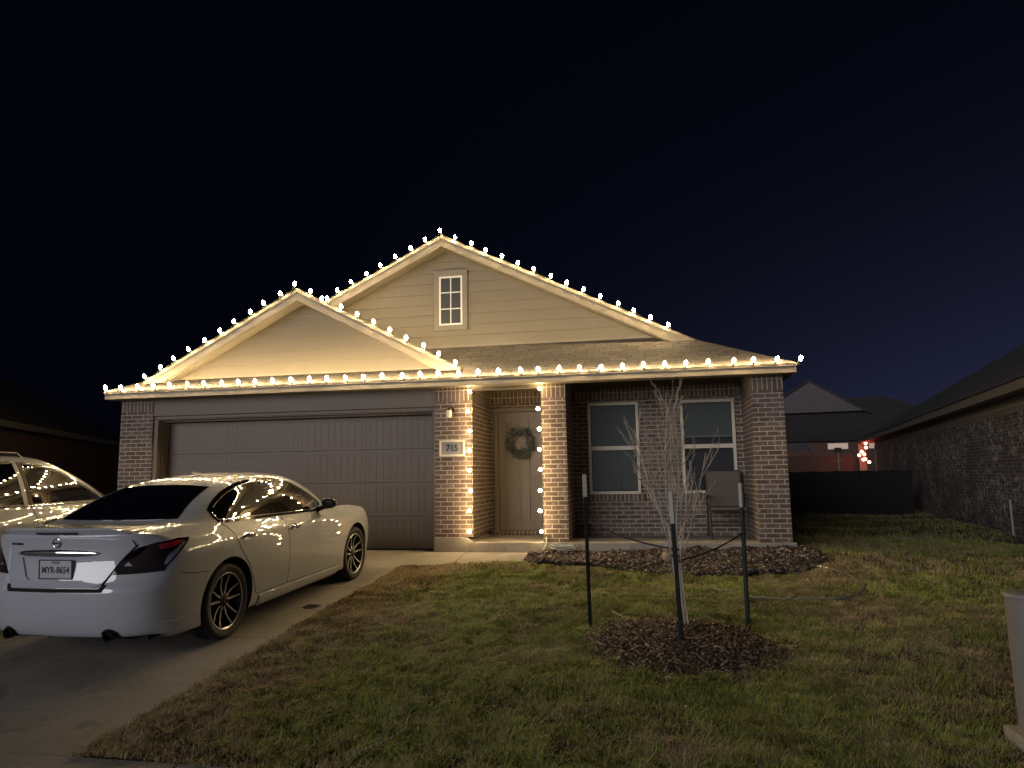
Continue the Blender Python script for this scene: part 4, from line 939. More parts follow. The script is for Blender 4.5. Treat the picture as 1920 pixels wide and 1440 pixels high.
def crossover():
    root = thing('crossover', 'white family crossover with roof rails beyond the sedan at the left edge', 'car', (-3.98, -5.02, -.327), rot=(R(2.6), 0, -.01))
    side_a = [-.60, -.36, 0, .42, .95, 1.5, 2.0, 2.35, 2.68, 3.0]
    tapers = [.955, .985, 1, 1, 1, 1, 1, .996, .985, .94]
    rows = [(-.78, 3.32, .80, .30, .22, .22, .24), (-.84, 3.42, .88, .32, .25, .25, .26), (-.88, 3.48, .90, .42, .36, .36, .38), (-.90, 3.52, .91, .56, .50, .50, .52),
            (-.90, 3.53, .915, .70, .66, .64, .66), (-.87, 3.50, .915, .80, .78, .76, .76), (-.85, 3.44, .91, .92, .90, .87, .83), (-.84, 3.34, .895, 1.04, 1.0, .95, .90), (-.84, 3.18, .865, 1.12, 1.06, 1.0, .95)]
    base = [(0, -.80, 1.16), (.40, -.79, 1.16), (.66, -.74, 1.155), (.77, -.60, 1.14), (.80, -.40, 1.13), (.815, -.1, 1.12), (.82, .2, 1.11), (.825, .55, 1.10), (.828, .95, 1.09), (.828, 1.35, 1.075), (.82, 1.72, 1.06), (.805, 1.98, 1.05), (.775, 2.13, 1.05), (.73, 2.22, 1.06), (.62, 2.34, 1.08), (.36, 2.45, 1.09), (0, 2.49, 1.095)]
    roof = [(0, -.42, 1.60), (.30, -.42, 1.595), (.50, -.40, 1.58), (.60, -.32, 1.57), (.625, -.2, 1.575), (.635, 0, 1.585), (.64, .2, 1.592), (.645, .4, 1.598), (.645, .6, 1.60), (.645, .80, 1.598), (.64, .98, 1.592), (.635, 1.12, 1.582), (.62, 1.24, 1.57), (.59, 1.32, 1.562), (.50, 1.38, 1.57), (.28, 1.43, 1.585), (0, 1.45, 1.59)]
    rc = [(0, y, 1.65-.03*abs(y-.55)) for y in np.linspace(-.15, 1.2, 17)]
    hump = [0]*10+[.1, .3, .6, .9, 1, 1, 1]
    outn = [(0, -1), (0, -1), (.3, -.9), (.6, -.6), (.9, -.3), (1, 0), (1, 0), (1, 0), (1, 0), (1, 0), (1, 0), (1, .1), (.9, .3), (.6, .6), (.3, .9), (0, 1), (0, 1)]
    G = car_body(dict(yr1=.42, yr2=.70, yr3=.90), rows, base, roof, side_a, tapers, dict(hood=[], blend=((.10, .015), (.35, .03), (.65, .035)), hump=hump, outn=outn), rc)
    G[:, :, 2] *= 1.05; bm = body_mesh(G); sk = Skin(bm, 1.05)
    me = cut_arches(bm, [M['paint'], M['gap']], [(.84, 0, .37), (-.84, 0, .37), (.84, 2.60, .37), (-.84, 2.60, .37)], .385); bm.free()
    place(bpy.data.objects.new('body', me), root)
    for x in (.775, -.775):
        for a in (0, 2.60): wheel(root, x, a, .35, .35, .235)
    dlo = curve([(-.50, 1.30), (-.30, 1.44), (.1, 1.53), (.6, 1.555), (1.0, 1.54), (1.35, 1.46), (1.7, 1.30), (2.0, 1.13)], 4)+[(1.98, 1.085), (1.35, 1.105), (.6, 1.125), (0, 1.14), (-.45, 1.155)]
    for sg in (1, -1):
        sk.panel(inset(dlo, -.006), 'side', .004, 'window_surround', M['plastic'], root, sg=sg, cell=.04)
        sk.line(inset(dlo, .0), 'side', .006, 'window_chrome', M['chrome'], root, sg=sg, closed=True, off=.005)
        g_ = inset(dlo, .02)
        sk.panel(clip(g_, (-.05, .9), (-.10, 1.7)), 'side', .0075, 'quarter_glass', M['tint'], root, sg=sg)
        rd = [(.05, 1.10), (.05, .95), (.30, .70), (.42, .40), (.98, .38), (.98, 1.085)]; fd = [(.99, .38), (2.10, .38), (2.12, 1.02), (.99, 1.083)]
        for nm, pl, gl, h in (('rear_door', rd, clip(clip(g_, (-.07, 1.7), (-.02, .9)), (.93, .9), (.88, 1.7)), (.2, .42, .96)), ('front_door', fd, clip(g_, (.93, 1.7), (1.03, .9)), (1.08, 1.30, .94))):
            d = sk.panel(pl, 'side', .0035, nm, M['paint'], root, sg=sg, cell=.035, skirt=.004); sk.panel(gl, 'side', .0075, 'window', M['tint'], d, sg=sg); door_handle(sk, d, *h, sg)
        sk.line([(.985, .38), (.985, 1.09)], 'side', .0045, 'door_seam', M['gap'], root, sg=sg); sk.line([(2.105, .38), (2.125, 1.03)], 'side', .0045, 'door_seam', M['gap'], root, sg=sg)
        sk.panel([(.89, 1.10), (.94, 1.10), (.89, 1.555), (.84, 1.555)], 'side', .009, 'door_pillar', M['paint'], root, sg=sg, cell=.03)
        sk.panel([(.95, 1.10), (1.00, 1.10), (.93, 1.55), (.90, 1.55)], 'side', .009, 'door_pillar', M['cushion'], root, sg=sg, cell=.03)
        rl = MB(); rl.tube([(sg*.58, -.1, 1.67), (sg*.585, -.02, 1.725), (sg*.59, .5, 1.745), (sg*.585, 1.0, 1.722), (sg*.575, 1.08, 1.67)], .014, 8); rl.build('roof_rail', M['plastic'], root, smooth=True, local=True)
        sk.panel([(-.30, .80), (-.22, 1.10), (.0, 1.13), (.05, 1.05), (.0, .80)], 'corner', .005, 'tail_light', M['tail'], root, sg=sg)
        sk.panel([(-.05, .70), (.12, .70), (.30, .86), (.28, .93), (-.05, .82)], 'fcorner', .005, 'head_light', M['tail_clear'], root, sg=sg)
        mm = MB(); mm.lathe([(0, -.05), (.05, -.045), (.072, -.02), (.075, .02), (.05, .06), (0, .075)], 14, (sg*.99, 1.92, 1.14), axis=1); mm.build('door_mirror', M['paint'], root, smooth=True, local=True)
        ar = MB(); ar.tube([(sg*.82, 1.93, 1.08), (sg*.95, 1.93, 1.12)], .025, 8); ar.build('mirror_arm', M['plastic'], root, smooth=True, local=True)
    sk.panel([(-.62, 1.50), (-.3, 1.55), (.3, 1.55), (.62, 1.50), (.72, 1.20), (-.72, 1.20)], 'rear', .004, 'rear_window', M['tint'], root)
    sk.panel([(-.58, 1.54), (0, 1.565), (.58, 1.54), (.72, 1.12), (0, 1.11), (-.72, 1.12)], 'front', .004, 'windscreen', M['tint'], root)
    ub = MB(); ub.box(-.70, .70, -.7, 3.2, .23, .28); ub.build('underbody', M['gap'], root, local=True)
crossover()
# ---------------------------------------------------------------- yard
def in_poly(x, y, poly):
    c = np.zeros(x.shape, bool); n = len(poly); j = n-1
    for i in range(n):
        xi, yi = poly[i]; xj, yj = poly[j]
        with np.errstate(divide='ignore', invalid='ignore'):
            t = ((yi > y) != (yj > y)) & (x < (xj-xi)*(y-yi)/(yj-yi+1e-12)+xi)
        c ^= t; j = i
    return c
BED = [(1.60, -.06), (1.50, -.78), (1.62, -.92), (2.38, -1.14), (3.0, -1.28), (3.6, -1.36), (4.32, -1.48), (4.9, -1.36), (5.25, -1.05), (5.42, -.6), (5.36, -.1), (5.22, .25), (5.22, -.06)]
def bed_h(x, y): return .035+.03*np.sin(3*x+1)*np.sin(4*y)+.02*np.sin(11*x)*np.cos(9*y+x)
def vnoise(x, y, s, seed):
    r = np.random.default_rng(seed); g = r.random((64, 64)); X = x*s; Y = y*s; i = np.floor(X).astype(int); j = np.floor(Y).astype(int); f = X-i; h = Y-j; f = f*f*(3-2*f); h = h*h*(3-2*h)
    G_ = lambda a, b: g[a % 64, b % 64]
    return G_(i, j)*(1-f)*(1-h)+G_(i+1, j)*f*(1-h)+G_(i, j+1)*(1-f)*h+G_(i+1, j+1)*f*h
def grass():
    # tufts: the near lawn denser and finer than the dark side yard
    def area(n, x0, x1, y0, y1): return rng.uniform(x0, x1, n), rng.uniform(y0, y1, n)
    X = []; Y = []; S = []
    for n, b, s in ((330000, (-.2, 4.6, -6.95, -3.5), 1.0), (190000, (2.6, 7.2, -6.6, -2.5), 1.0), (230000, (-.2, 6.2, -3.5, -.7), 1.05), (90000, (5.2, 8.9, -4, 3), 1.25), (40000, (5.2, 12, 3, 16), 1.35), (26000, (-12, -5.3, -7, 8), 2.0)):
        x, y = area(n, *b); X.append(x); Y.append(y); S.append(np.full(n, s))
    x = np.concatenate(X); y = np.concatenate(Y); s = np.concatenate(S)
    edge = -.02-.20*np.clip((y+6.9)/5, 0, 1)
    jit = .05*(vnoise(x, y, 5, 1)-.5)+rng.normal(0, .015, len(x))
    keep = (x > edge-.035+jit) | (x < -5.3)
    keep &= ~in_poly(x, y, BED) & ~((x > -5.3) & (x < 5.25) & (y > -.02)) & ~((y > -1.0+.6*0) & (x < 1.52) & (x > -5.3) & (y > -.93+.09*np.clip(x, 0, 1.5)))
    d = np.hypot((x-3.42)/.70, (y+4.42)/.76)+.25*(vnoise(x, y, 6, 9)-.5); keep &= (d > 1.0) | (rng.random(len(x)) < .03)
    keep &= ~((y < -6.86))
    clump = vnoise(x, y, 9, 2)*.6+vnoise(x, y, 23, 3)*.4
    keep &= rng.random(len(x)) < .10+1.9*np.clip(clump-.12, 0, 1)
    x, y, s, clump = x[keep], y[keep], s[keep], clump[keep]; n = len(x)
    z = lawn_z(x, y)-.014+np.where(np.hypot((x-3.42)/.76, (y+4.42)/.8) < 1, ring_h(x, y), 0)
    h = (.012+.050*clump**1.6+rng.exponential(.008, n))*np.minimum(s, 1.5); a = rng.uniform(0, 2*np.pi, n); swirl = vnoise(x, y, 2.5, 5)*6.3*2
    a = np.where(rng.random(n) < .45, swirl+rng.normal(0, .6, n), a)
    lean = rng.uniform(.25, 1.5, n)*h; w = rng.uniform(.0016, .0034, n)*s
    fx, fy = np.cos(a), np.sin(a); sx, sy = -fy, fx
    P0 = np.stack([x-sx*w, y-sy*w, z], -1); P1 = np.stack([x+sx*w, y+sy*w, z], -1)
    m = .55; P2 = np.stack([x+fx*lean*.35+sx*w*.8, y+fy*lean*.35+sy*w*.8, z+h*m], -1); P3 = np.stack([x+fx*lean*.35-sx*w*.8, y+fy*lean*.35-sy*w*.8, z+h*m], -1)
    P4 = np.stack([x+fx*lean, y+fy*lean, z+h*rng.uniform(.55, 1.0, n)], -1)
    V = np.stack([P0, P1, P2, P3, P4], 1).reshape(-1, 3); b = np.arange(n)[:, None]*5
    F = np.concatenate([b+np.array([[0, 1, 2]]), b+np.array([[0, 2, 3]]), b+np.array([[3, 2, 4]])], 1).reshape(-1, 3)
    t = np.clip(.25+.5*rng.random(n)+.4*(clump-.5), 0, 1)
    o = np_mesh('grass', V, F, M['grass'], np.repeat(t, 5)); o['label'] = 'short winter lawn, part green and part dormant brown'; o['category'] = 'grass'
grass()
def chips(name, n, sampler, mat, L, W, label, cat, tilt=.5):
    x, y, z = sampler(n); n = len(x)
    a = rng.uniform(0, 2*np.pi, n); l = rng.gamma(3, L/3, n)+.008; w = rng.gamma(4, W/4, n)+.003; th = w*.45+.001
    ux = np.stack([np.cos(a), np.sin(a), rng.normal(0, tilt*.6, n)], -1); ux /= np.linalg.norm(ux, axis=1)[:, None]
    r_ = rng.normal(0, 1, (n, 3))*[tilt, tilt, 0]+[0, 0, 1]; v = np.cross(r_, ux); v /= np.linalg.norm(v, axis=1)[:, None]; wv = np.cross(ux, v)
    c = np.stack([x, y, z], -1); ux *= l[:, None]*.5; v *= w[:, None]*.5; wv *= th[:, None]*.5
    tp = rng.uniform(.3, 1, (n, 1)); vs = []
    for k in (-1, 1):
        for i, j in ((-1, -1), (1, -1), (1, 1), (-1, 1)): vs.append(c+ux*i+v*j*(tp if i > 0 else 1)+wv*k)
    V = np.stack(vs, 1).reshape(-1, 3); b = np.arange(n)[:, None]*8
    F = np.concatenate([b+np.array([q]) for q in ([0, 3, 2, 1], [4, 5, 6, 7], [0, 1, 5, 4], [1, 2, 6, 5], [2, 3, 7, 6], [3, 0, 4, 7])], 1).reshape(-1, 4)
    o = np_mesh(name, V, F, mat, np.repeat(rng.random(n)**1.3, 8)); o['label'] = label; o['category'] = cat
def s_bed(n):
    x = rng.uniform(1.45, 5.5, n); y = rng.uniform(-1.5, .25, n); k = in_poly(x, y, [(px_+(.03 if False else 0), py_) for px_, py_ in BED]); k &= ~((x < 5.21) & (y > -.03)); x, y = x[k], y[k]
    return x, y, lawn_z(x, y)-.01+bed_h(x, y)+rng.uniform(-.012, .02, len(x))
chips('mulch_bed', 30000, s_bed, M['chips'], .042, .016, 'dark bark mulch bed along the front of the porch', 'mulch')
def s_ring(n):
    r_ = np.sqrt(rng.random(n))*1.12; t = rng.uniform(0, 2*np.pi, n); r_ = r_*(1+.13*np.sin(3*t+1)+.07*np.sin(7*t)); x = 3.42+.76*r_*np.cos(t); y = -4.42+.80*r_*np.sin(t); k = (r_ < 1) | (rng.random(n) < .35); k &= rng.random(n) < .25+1.5*vnoise(x, y, 5.5, 21)**1.5; x, y = x[k], y[k]
    return x, y, lawn_z(x, y)-.008+ring_h(x, y)+rng.uniform(-.012, .022, len(x))
chips('mulch_ring', 24000, s_ring, M['chips_r'], .055, .0052, 'brown shredded mulch mound around the young tree', 'mulch', .7)
def heap(name, poly_fn, res, zf, mat):
    xs = np.arange(*res[0], .05); ys = np.arange(*res[1], .05); X, Y = np.meshgrid(xs, ys); Z = zf(X, Y); V = np.stack([X, Y, Z], -1).reshape(-1, 3)
    idx = np.arange(X.size).reshape(X.shape); F = np.stack([idx[:-1, :-1], idx[:-1, 1:], idx[1:, 1:], idx[1:, :-1]], -1).reshape(-1, 4)
    cx = V[F].mean(1); k = poly_fn(cx[:, 0], cx[:, 1]); o = np_mesh(name, V, F[k], mat, kind='structure')
    for p in o.data.polygons: p.use_smooth = True
heap('bed_soil', lambda x, y: in_poly(x, y, BED) & ~((x < 5.21) & (y > -.04)), ((1.4, 5.6), (-1.55, .3)), lambda X, Y: lawn_z(X, Y)-.018+bed_h(X, Y), M['mound'])
heap('tree_mound', lambda x, y: np.hypot((x-3.42)/.76, (y+4.42)/.8) < .98, ((2.5, 4.4), (-5.4, -3.4)), lambda X, Y: lawn_z(X, Y)-.014+ring_h(X, Y), M['mound'])
def gzl(x, y): return float(lawn_z(x, y))
# young multi-stem tree
def tree():
    rr = random.Random(11); bx_, by_ = 3.47, -4.34; bz = gzl(bx_, by_)+.10
    t = thing('young_tree', 'slender nearly bare young tree with pale twigs in the mulch ring', 'tree', (bx_, by_, bz))
    tr = MB(); br = MB(); leaf = MB(); leaf2 = MB()
    def limb(mb, p, d, L, r0_, r1_, wob=.05, up_=.12, n=None):
        n = n or max(4, int(L/.07)); pts = [p.copy()]; dirs = []; d = d.normalized()
        for i in range(n):
            d = (d+Vector((rr.gauss(0, wob), rr.gauss(0, wob), up_*.3+rr.gauss(0, wob*.4)))).normalized(); pts.append(pts[-1]+d*(L/n)); dirs.append(d)
        rs = [r0_+(r1_-r0_)*(i/n) for i in range(n+1)]; mb.tube(pts, rs, 6 if r0_ > .006 else 5 if r0_ > .003 else 4); return pts, dirs
    # three thin stems close together lean and cross from the base
    base = Vector((bx_, by_, bz)); fork = []
    for k, (dx, dy, L, r_) in enumerate(((-.018, .0, .80, .0125), (.012, .01, .84, .011), (.028, -.02, .66, .0085), (-.03, .02, .70, .008))):
        pts, dirs = limb(tr, base+Vector((dx, dy, -.12)), Vector((-dx*1.0-.12+.02*k, .01, 1)), L+.12, r_, r_*.72, .022, .2); fork.append((pts[-1], dirs[-1], r_*.72)); 
        if k < 2: fork.append((pts[-3], dirs[-3], r_*.6))
    def grow(p, d, L, r_, lev):
        pts, dirs = limb(br, p, d, L, r_, r_*.5, .045+.014*lev, .20)
        n = len(pts)
        if lev >= 3:
            for q in pts[::4]:
                if rr.random() < .13:
                    a = Vector((rr.gauss(0, 1), rr.gauss(0, 1), rr.gauss(0, .6))).normalized(); b = a.cross(Vector((rr.random(), rr.random(), rr.random()))).normalized()*.011; m_ = leaf if rr.random() < .4 else leaf2
                    m_.add([q, q+a*.018+b, q+a*.045, q+a*.018-b], [(0, 1, 2, 3)])
            return
        kids = (5, 3, 2)[lev]; 
        for k in range(kids):
            i = int(n*(.22+.72*(k+rr.random()*.8)/kids)); i = min(max(i, 1), n-1); q = pts[i]; dd_ = dirs[i-1]
            az_ = rr.uniform(0, 2*math.pi); side = Vector((math.cos(az_), math.sin(az_)*.8, 0)); nd = (dd_+side*rr.uniform(.28, .55)).normalized(); nd.z = max(nd.z, .45)
            grow(q, nd, L*rr.uniform(.30, .55)*(1.15-.55*i/n), max(.0021, r_*(1-.5*i/n)*rr.uniform(.55, .75)), lev+1)
    ang = [(-.52, 0, 1), (-.30, .2, 1), (-.06, -.2, 1), (.18, .15, 1), (.42, -.05, 1), (.60, .1, 1)]
    spread = [(-.40, .10, 1.0, .88), (-.26, -.16, 1.0, 1.12), (-.12, .16, 1.0, 1.22), (.04, -.12, 1.0, 1.24), (.16, .14, 1.0, 1.10), (.34, -.05, 1.0, .95), (-.34, .2, 1, .62), (.44, .16, 1, .72), (-.03, .05, 1.0, 1.22), (-.2, .0, 1.0, 1.2), (.26, -.1, 1.0, .80), ]
    top = fork[0][0]
    for k, (dx, dy, dz, L) in enumerate(spread):
        p, d, r_ = fork[k % len(fork)]; grow(p-Vector((0, 0, .05*(k % 3))), Vector((dx, dy, dz)), L*rr.uniform(.92, 1.05), max(.0075, r_*.7), 0 if L > .8 else 1)
    tro = tr.build('trunk', M['bark'], t, smooth=True); br.build('branches', M['bark'], tro, smooth=True)
    if leaf.v: leaf.build('leaves', M['leaf'], t)
    if leaf2.v: leaf2.build('dry_leaves', M['leaf_b'], t)
    return fork
fork = tree()
def litter():
    n = 420; x = rng.uniform(.1, 7, n); y = rng.uniform(-6.8, -1.2, n); z = lawn_z(x, y)+.028; a = rng.uniform(0, 6.28, n); L = rng.uniform(.006, .02, n); W = L*.4; u = np.stack([np.cos(a), np.sin(a), rng.normal(0, .4, n)], -1)*L[:, None]; v = np.stack([-np.sin(a), np.cos(a), rng.normal(0, .5, n)], -1)*W[:, None]; c = np.stack([x, y, z], -1)
    V = np.stack([c-u, c+v, c+u, c-v], 1).reshape(-1, 3); o = np_mesh('leaf_litter', V, (np.arange(n)[:, None]*4+np.arange(4)), M['leaf_b']); o['label'] = 'tiny dry leaf scraps scattered over the lawn'; o['category'] = 'litter'
litter()
# three steel T-posts
def tpost(x, y, H, tip, label, lean):
    z = gzl(x, y); t = thing('fence_post', label, 'post', (x, y, z), group='steel posts staking the young tree', rot=lean); 
    p = MB(); w, th = .017, .0035
    def sect(z0, z1, mat, name, par, g=0):
        mb = MB(); W = w+g; T = th+g
        mb.prism([(-W, -T), (W, -T), (W, T), (T, T), (T, .030+g), (-T, .030+g), (-T, T), (-W, T)], 2, z0, z1); return mb.build(name, mat, par, local=True)
    st = MB(); k = .06
    while k < H-tip-.05: st.obox((0, -th-.004, k), (1, 0, 0), (0, 1, 0), (0, 0, 1), .007, .005, .009); k += .055
    W, T = w, th; st.prism([(-W, -T), (W, -T), (W, T), (T, T), (T, .030), (-T, .030), (-T, T), (-W, T)], 2, -.15, H-tip); st.build('shaft', M['post'], t, local=True); sect(H-tip, H, M['post_w'], 'painted_tip', t, .0012)
    return Vector((x, y, z))
tpost(2.64, -3.93, 1.36, .205, 'white-tipped steel post left of the young tree', (R(.5), R(-.8), R(20)))
tpost(3.41, -4.76, 1.25, .25, 'white-tipped steel post standing in front of the young tree trunk', (R(1), R(-1.4), R(-35)))
tpost(4.03, -3.84, 1.30, .215, 'white-tipped steel post right of the young tree', (R(0), R(.1), R(60)))
def strap(label, a, b, r_=.008):
    t = thing('tree_strap', label, 'strap', a, group='straps tying the tree to its posts'); a = Vector(a); b = Vector(b); mb = MB(); pts = []
    for i in range(13):
        s_ = i/12; q = a.lerp(b, s_); q.z -= .035*math.sin(math.pi*s_); pts.append(q)
    for p, q in zip(pts[:-1], pts[1:]):
        d = (q-p); mb.obox((p+q)/2, d, d.cross(Vector((0, 0, 1))), Vector((0, 0, 1)) if abs(d.normalized().z) < .9 else (1, 0, 0), d.length/2+.002, .002, r_)
    mb.build('band', M['strap'], t)
    lp = MB(); c = b; lp.tube([(c.x+.03*math.cos(k), c.y+.03*math.sin(k), c.z+.01*math.sin(k)) for k in [2*math.pi*i/14 for i in range(14)]], .006, 6, closed=True); lp.build('loop', M['strap'], t, smooth=True)
tb = Vector((3.40, -4.33, gzl(3.47, -4.34)+.72))
strap('black strap from the left post to the young tree', (2.65, -3.93, gzl(2.64, -3.93)+.93), (tb.x, tb.y, tb.z+.03)); strap('black strap from the right post to the young tree', (4.02, -3.85, gzl(4.03, -3.84)+.86), (tb.x+.03, tb.y, tb.z-.06)); strap('short black strap from the front post to the young tree', (3.40, -4.73, gzl(3.41, -4.76)+.80), (tb.x, tb.y, tb.z-.02))
def lying(name, label, cat, pts, r_, mat, lift=.02, n=8, part='tube'):
    c = curve(pts, 10); P = [(x, y, gzl(x, y)+lift+.006*math.sin(7*i*.3)) for i, (x, y) in enumerate(c)]; t = thing(name, label, cat, P[0]); m = MB(); m.tube(P, r_, n); m.build(part, mat, t, smooth=True); return t, P
t, P = lying('garden_hose', 'grey garden hose looping from the mulch bed over the right lawn', 'hose', [(5.02, -.75), (5.26, -1.06), (5.40, -1.32), (5.46, -1.75), (5.44, -2.18), (5.28, -2.54), (5.08, -2.72), (4.87, -2.77), (4.52, -2.75), (4.1, -2.70)], .011, M['hose'], .022)
cp = MB(); cp.tube([P[0], (P[0][0]-.03, P[0][1]+.03, P[0][2]+.01)], .015, 10); cp.build('coupling', M['bronze'], t, smooth=True)
lying('drip_tube', 'short pale bent tube end sticking out of the lawn behind the right post', 'tube', [(3.86, -2.12), (3.88, -2.30), (3.95, -2.44), (4.08, -2.50)], .008, M['hose'], .028)
lying('dry_palm_blade', 'pale curled strip lying at the rear left edge of the mulch ring', 'strip', [(2.82, -3.55), (2.96, -3.74), (3.13, -3.81), (3.30, -3.90)], .008, M['leaf_b'], .04)
lying('fallen_twig', 'bare fallen twig on the front edge of the lawn', 'twig', [(1.56, -6.70), (1.62, -6.58), (1.68, -6.48), (1.73, -6.33)], .005, M['bark'], .035, 5)
# cord and coil on the porch edge
cc = thing('extension_cord', 'pale green extension cord coiled on the mulch by the porch edge', 'cord', (1.95, -.20, .04)); m = MB(); pts = [(1.70, -.045, .30), (1.715, -.06, .22), (1.72, -.075, .16), (1.69, -.10, .08), (1.66, -.14, .03), (1.70, -.22, .02), (1.80, -.22, .03)]
pts = [tuple(v) for v in curve(pts, 5)]
for k in range(90):
    a = k*2*math.pi/16; pts.append((1.98+.19*math.cos(a+math.pi)*(1+.05*math.sin(k*.7)), -.17+.075*math.sin(a+math.pi)*(1+.1*math.sin(k)), .055+.0008*k+.012*math.sin(k*.9)))
m.tube(pts, .0048, 6); m.build('cable', M['wire_w'], cc, smooth=True); m = MB(); m.box(1.685, 1.715, -.065, -.04, .21, .26); m.build('plug', M['plastic'], cc, bevel=.004)
cc = thing('cord_bundle', 'black cable bundle hanging at the base of the right entry column', 'cord', (2.2, .95, .14)); m = MB()
for k in range(3): m.tube([(2.12+.03*k+.06*math.cos(a), .93, .20+.09*math.sin(a)+.02*k) for a in [2*math.pi*i/18 for i in range(18)]], .004, 6, closed=True)
m.build('cable', M['plastic'], cc, smooth=True)
jz = gzl(3.43, -.78)+.03; j = thing('garden_ornament', 'small stacked clay ornament in the mulch bed behind the tree', 'ornament', (3.43, -.78, jz)); m = MB(); m.lathe([(0, 0), (.055, 0), (.075, .03), (.078, .08), (.065, .105), (.04, .12), (.04, .135), (.055, .145), (.055, .165), (.03, .18), (0, .185)], 20, (3.43, -.78, jz)); m.build('body', M['clay'], j, smooth=True)
m = MB(); m.lathe([(0, .18), (.028, .185), (.03, .20), (.018, .215), (0, .22)], 16, (3.43, -.78, jz)); m.build('knob', M['clay'], j, smooth=True)
# utility pedestal at the right edge
def pedestal():
    x, y = 5.255, -6.05; z = gzl(x, y)-.02; t = thing('utility_pedestal', 'grey tapered utility pedestal on a pale block base at the right edge', 'utility box', (x, y, z))
    m = MB(); m.lathe([(0, .80), (.095, .80), (.118, .792), (.122, .775), (.118, .765), (.116, .74), (.106, .06), (.106, .0), (0, 0)], 36, (x, y, z+.02)); m.build('shell', M['pvc'], t, smooth=30)
    m = MB(); m.box(x-.145, x+.13, y-.10, y+.12, z-.05, z+.075); m.build('base_block', M['slab'], t, bevel=.01); m = MB(); m.box(x-.13, x-.03, y-.16, y-.105, z-.05, z+.05); m.build('base_block', M['slab'], t, bevel=.01)
pedestal()
# clean-out cover set in the drive
dz_ = gz(-3.24); dc = thing('drain_cover', 'round iron cover set in the driveway beside the sedan', 'cover', (-.40, -3.24, dz_))
m = MB(); m.lathe([(0, .012), (.085, .012), (.095, .008), (.10, .002), (.10, -.03)], 32, (-.40, -3.24, dz_)); m.build('lid', M['iron'], dc, smooth=30); m = MB()
for k in range(-2, 3): m.box(-.40-.06, -.40+.06, -3.24+k*.026-.004, -3.24+k*.026+.004, dz_+.0122, dz_+.016)
m.build('ribs', M['iron'], dc)
# patio chair under the right window
def chair():
    x0, x1 = 4.10, 4.62; yb, yf = .92, .42; zs = .14; t = thing('patio_chair', 'dark framed patio chair with tan sling seat under the right window', 'chair', ((x0+x1)/2, .7, zs))
    f = MB()
    for x in (x0, x1):
        l1 = MB(); l1.tube([(x, yf, zs), (x, yf+.02, zs+.60)], .015, 8); l1.build('leg', M['wood_d'], t, smooth=True)
        l1 = MB(); l1.tube([(x, yb+.10, zs), (x, yb, zs+.42), (x, yb+.06, zs+1.0)], .015, 8); l1.build('leg', M['wood_d'], t, smooth=True)
        a = MB(); a.tube([(x, yf-.03, zs+.61), (x, yf+.2, zs+.63), (x, yb+.01, zs+.61)], .018, 8); a.build('armrest', M['wood_d'], t, smooth=True)
        f.tube([(x, yf+.01, zs+.42), (x, yb, zs+.42)], .013, 8)
    f.tube([(x0, yf+.015, zs+.20), (x1, yf+.015, zs+.20)], .010, 8); f.tube([(x0, yb+.04, zs+.22), (x1, yb+.04, zs+.22)], .010, 8)
    f.tube([(x0, yf+.01, zs+.42), (x1, yf+.01, zs+.42)], .013, 8); f.tube([(x0, yb+.06, zs+1.0), (x1, yb+.06, zs+1.0)], .013, 8); f.build('frame', M['wood_d'], t, smooth=True)
    s_ = MB(); s_.box(x0+.012, x1-.012, yf-.01, yb, zs+.43, zs+.465); s_.build('seat', M['cushion'], t, bevel=.012)
    s_ = MB(); s_.add([(x0+.012, yb-.02, zs+.465), (x1-.012, yb-.02, zs+.465), (x1-.012, yb+.045, zs+1.0), (x0+.012, yb+.045, zs+1.0), (x0+.012, yb+.01, zs+.465), (x1-.012, yb+.01, zs+.465), (x1-.012, yb+.07, zs+1.0), (x0+.012, yb+.07, zs+1.0)], [(0, 1, 2, 3), (7, 6, 5, 4), (0, 4, 5, 1), (3, 2, 6, 7), (0, 3, 7, 4), (1, 5, 6, 2)]); s_.build('backrest', M['cushion'], t, bevel=.01)
chair()
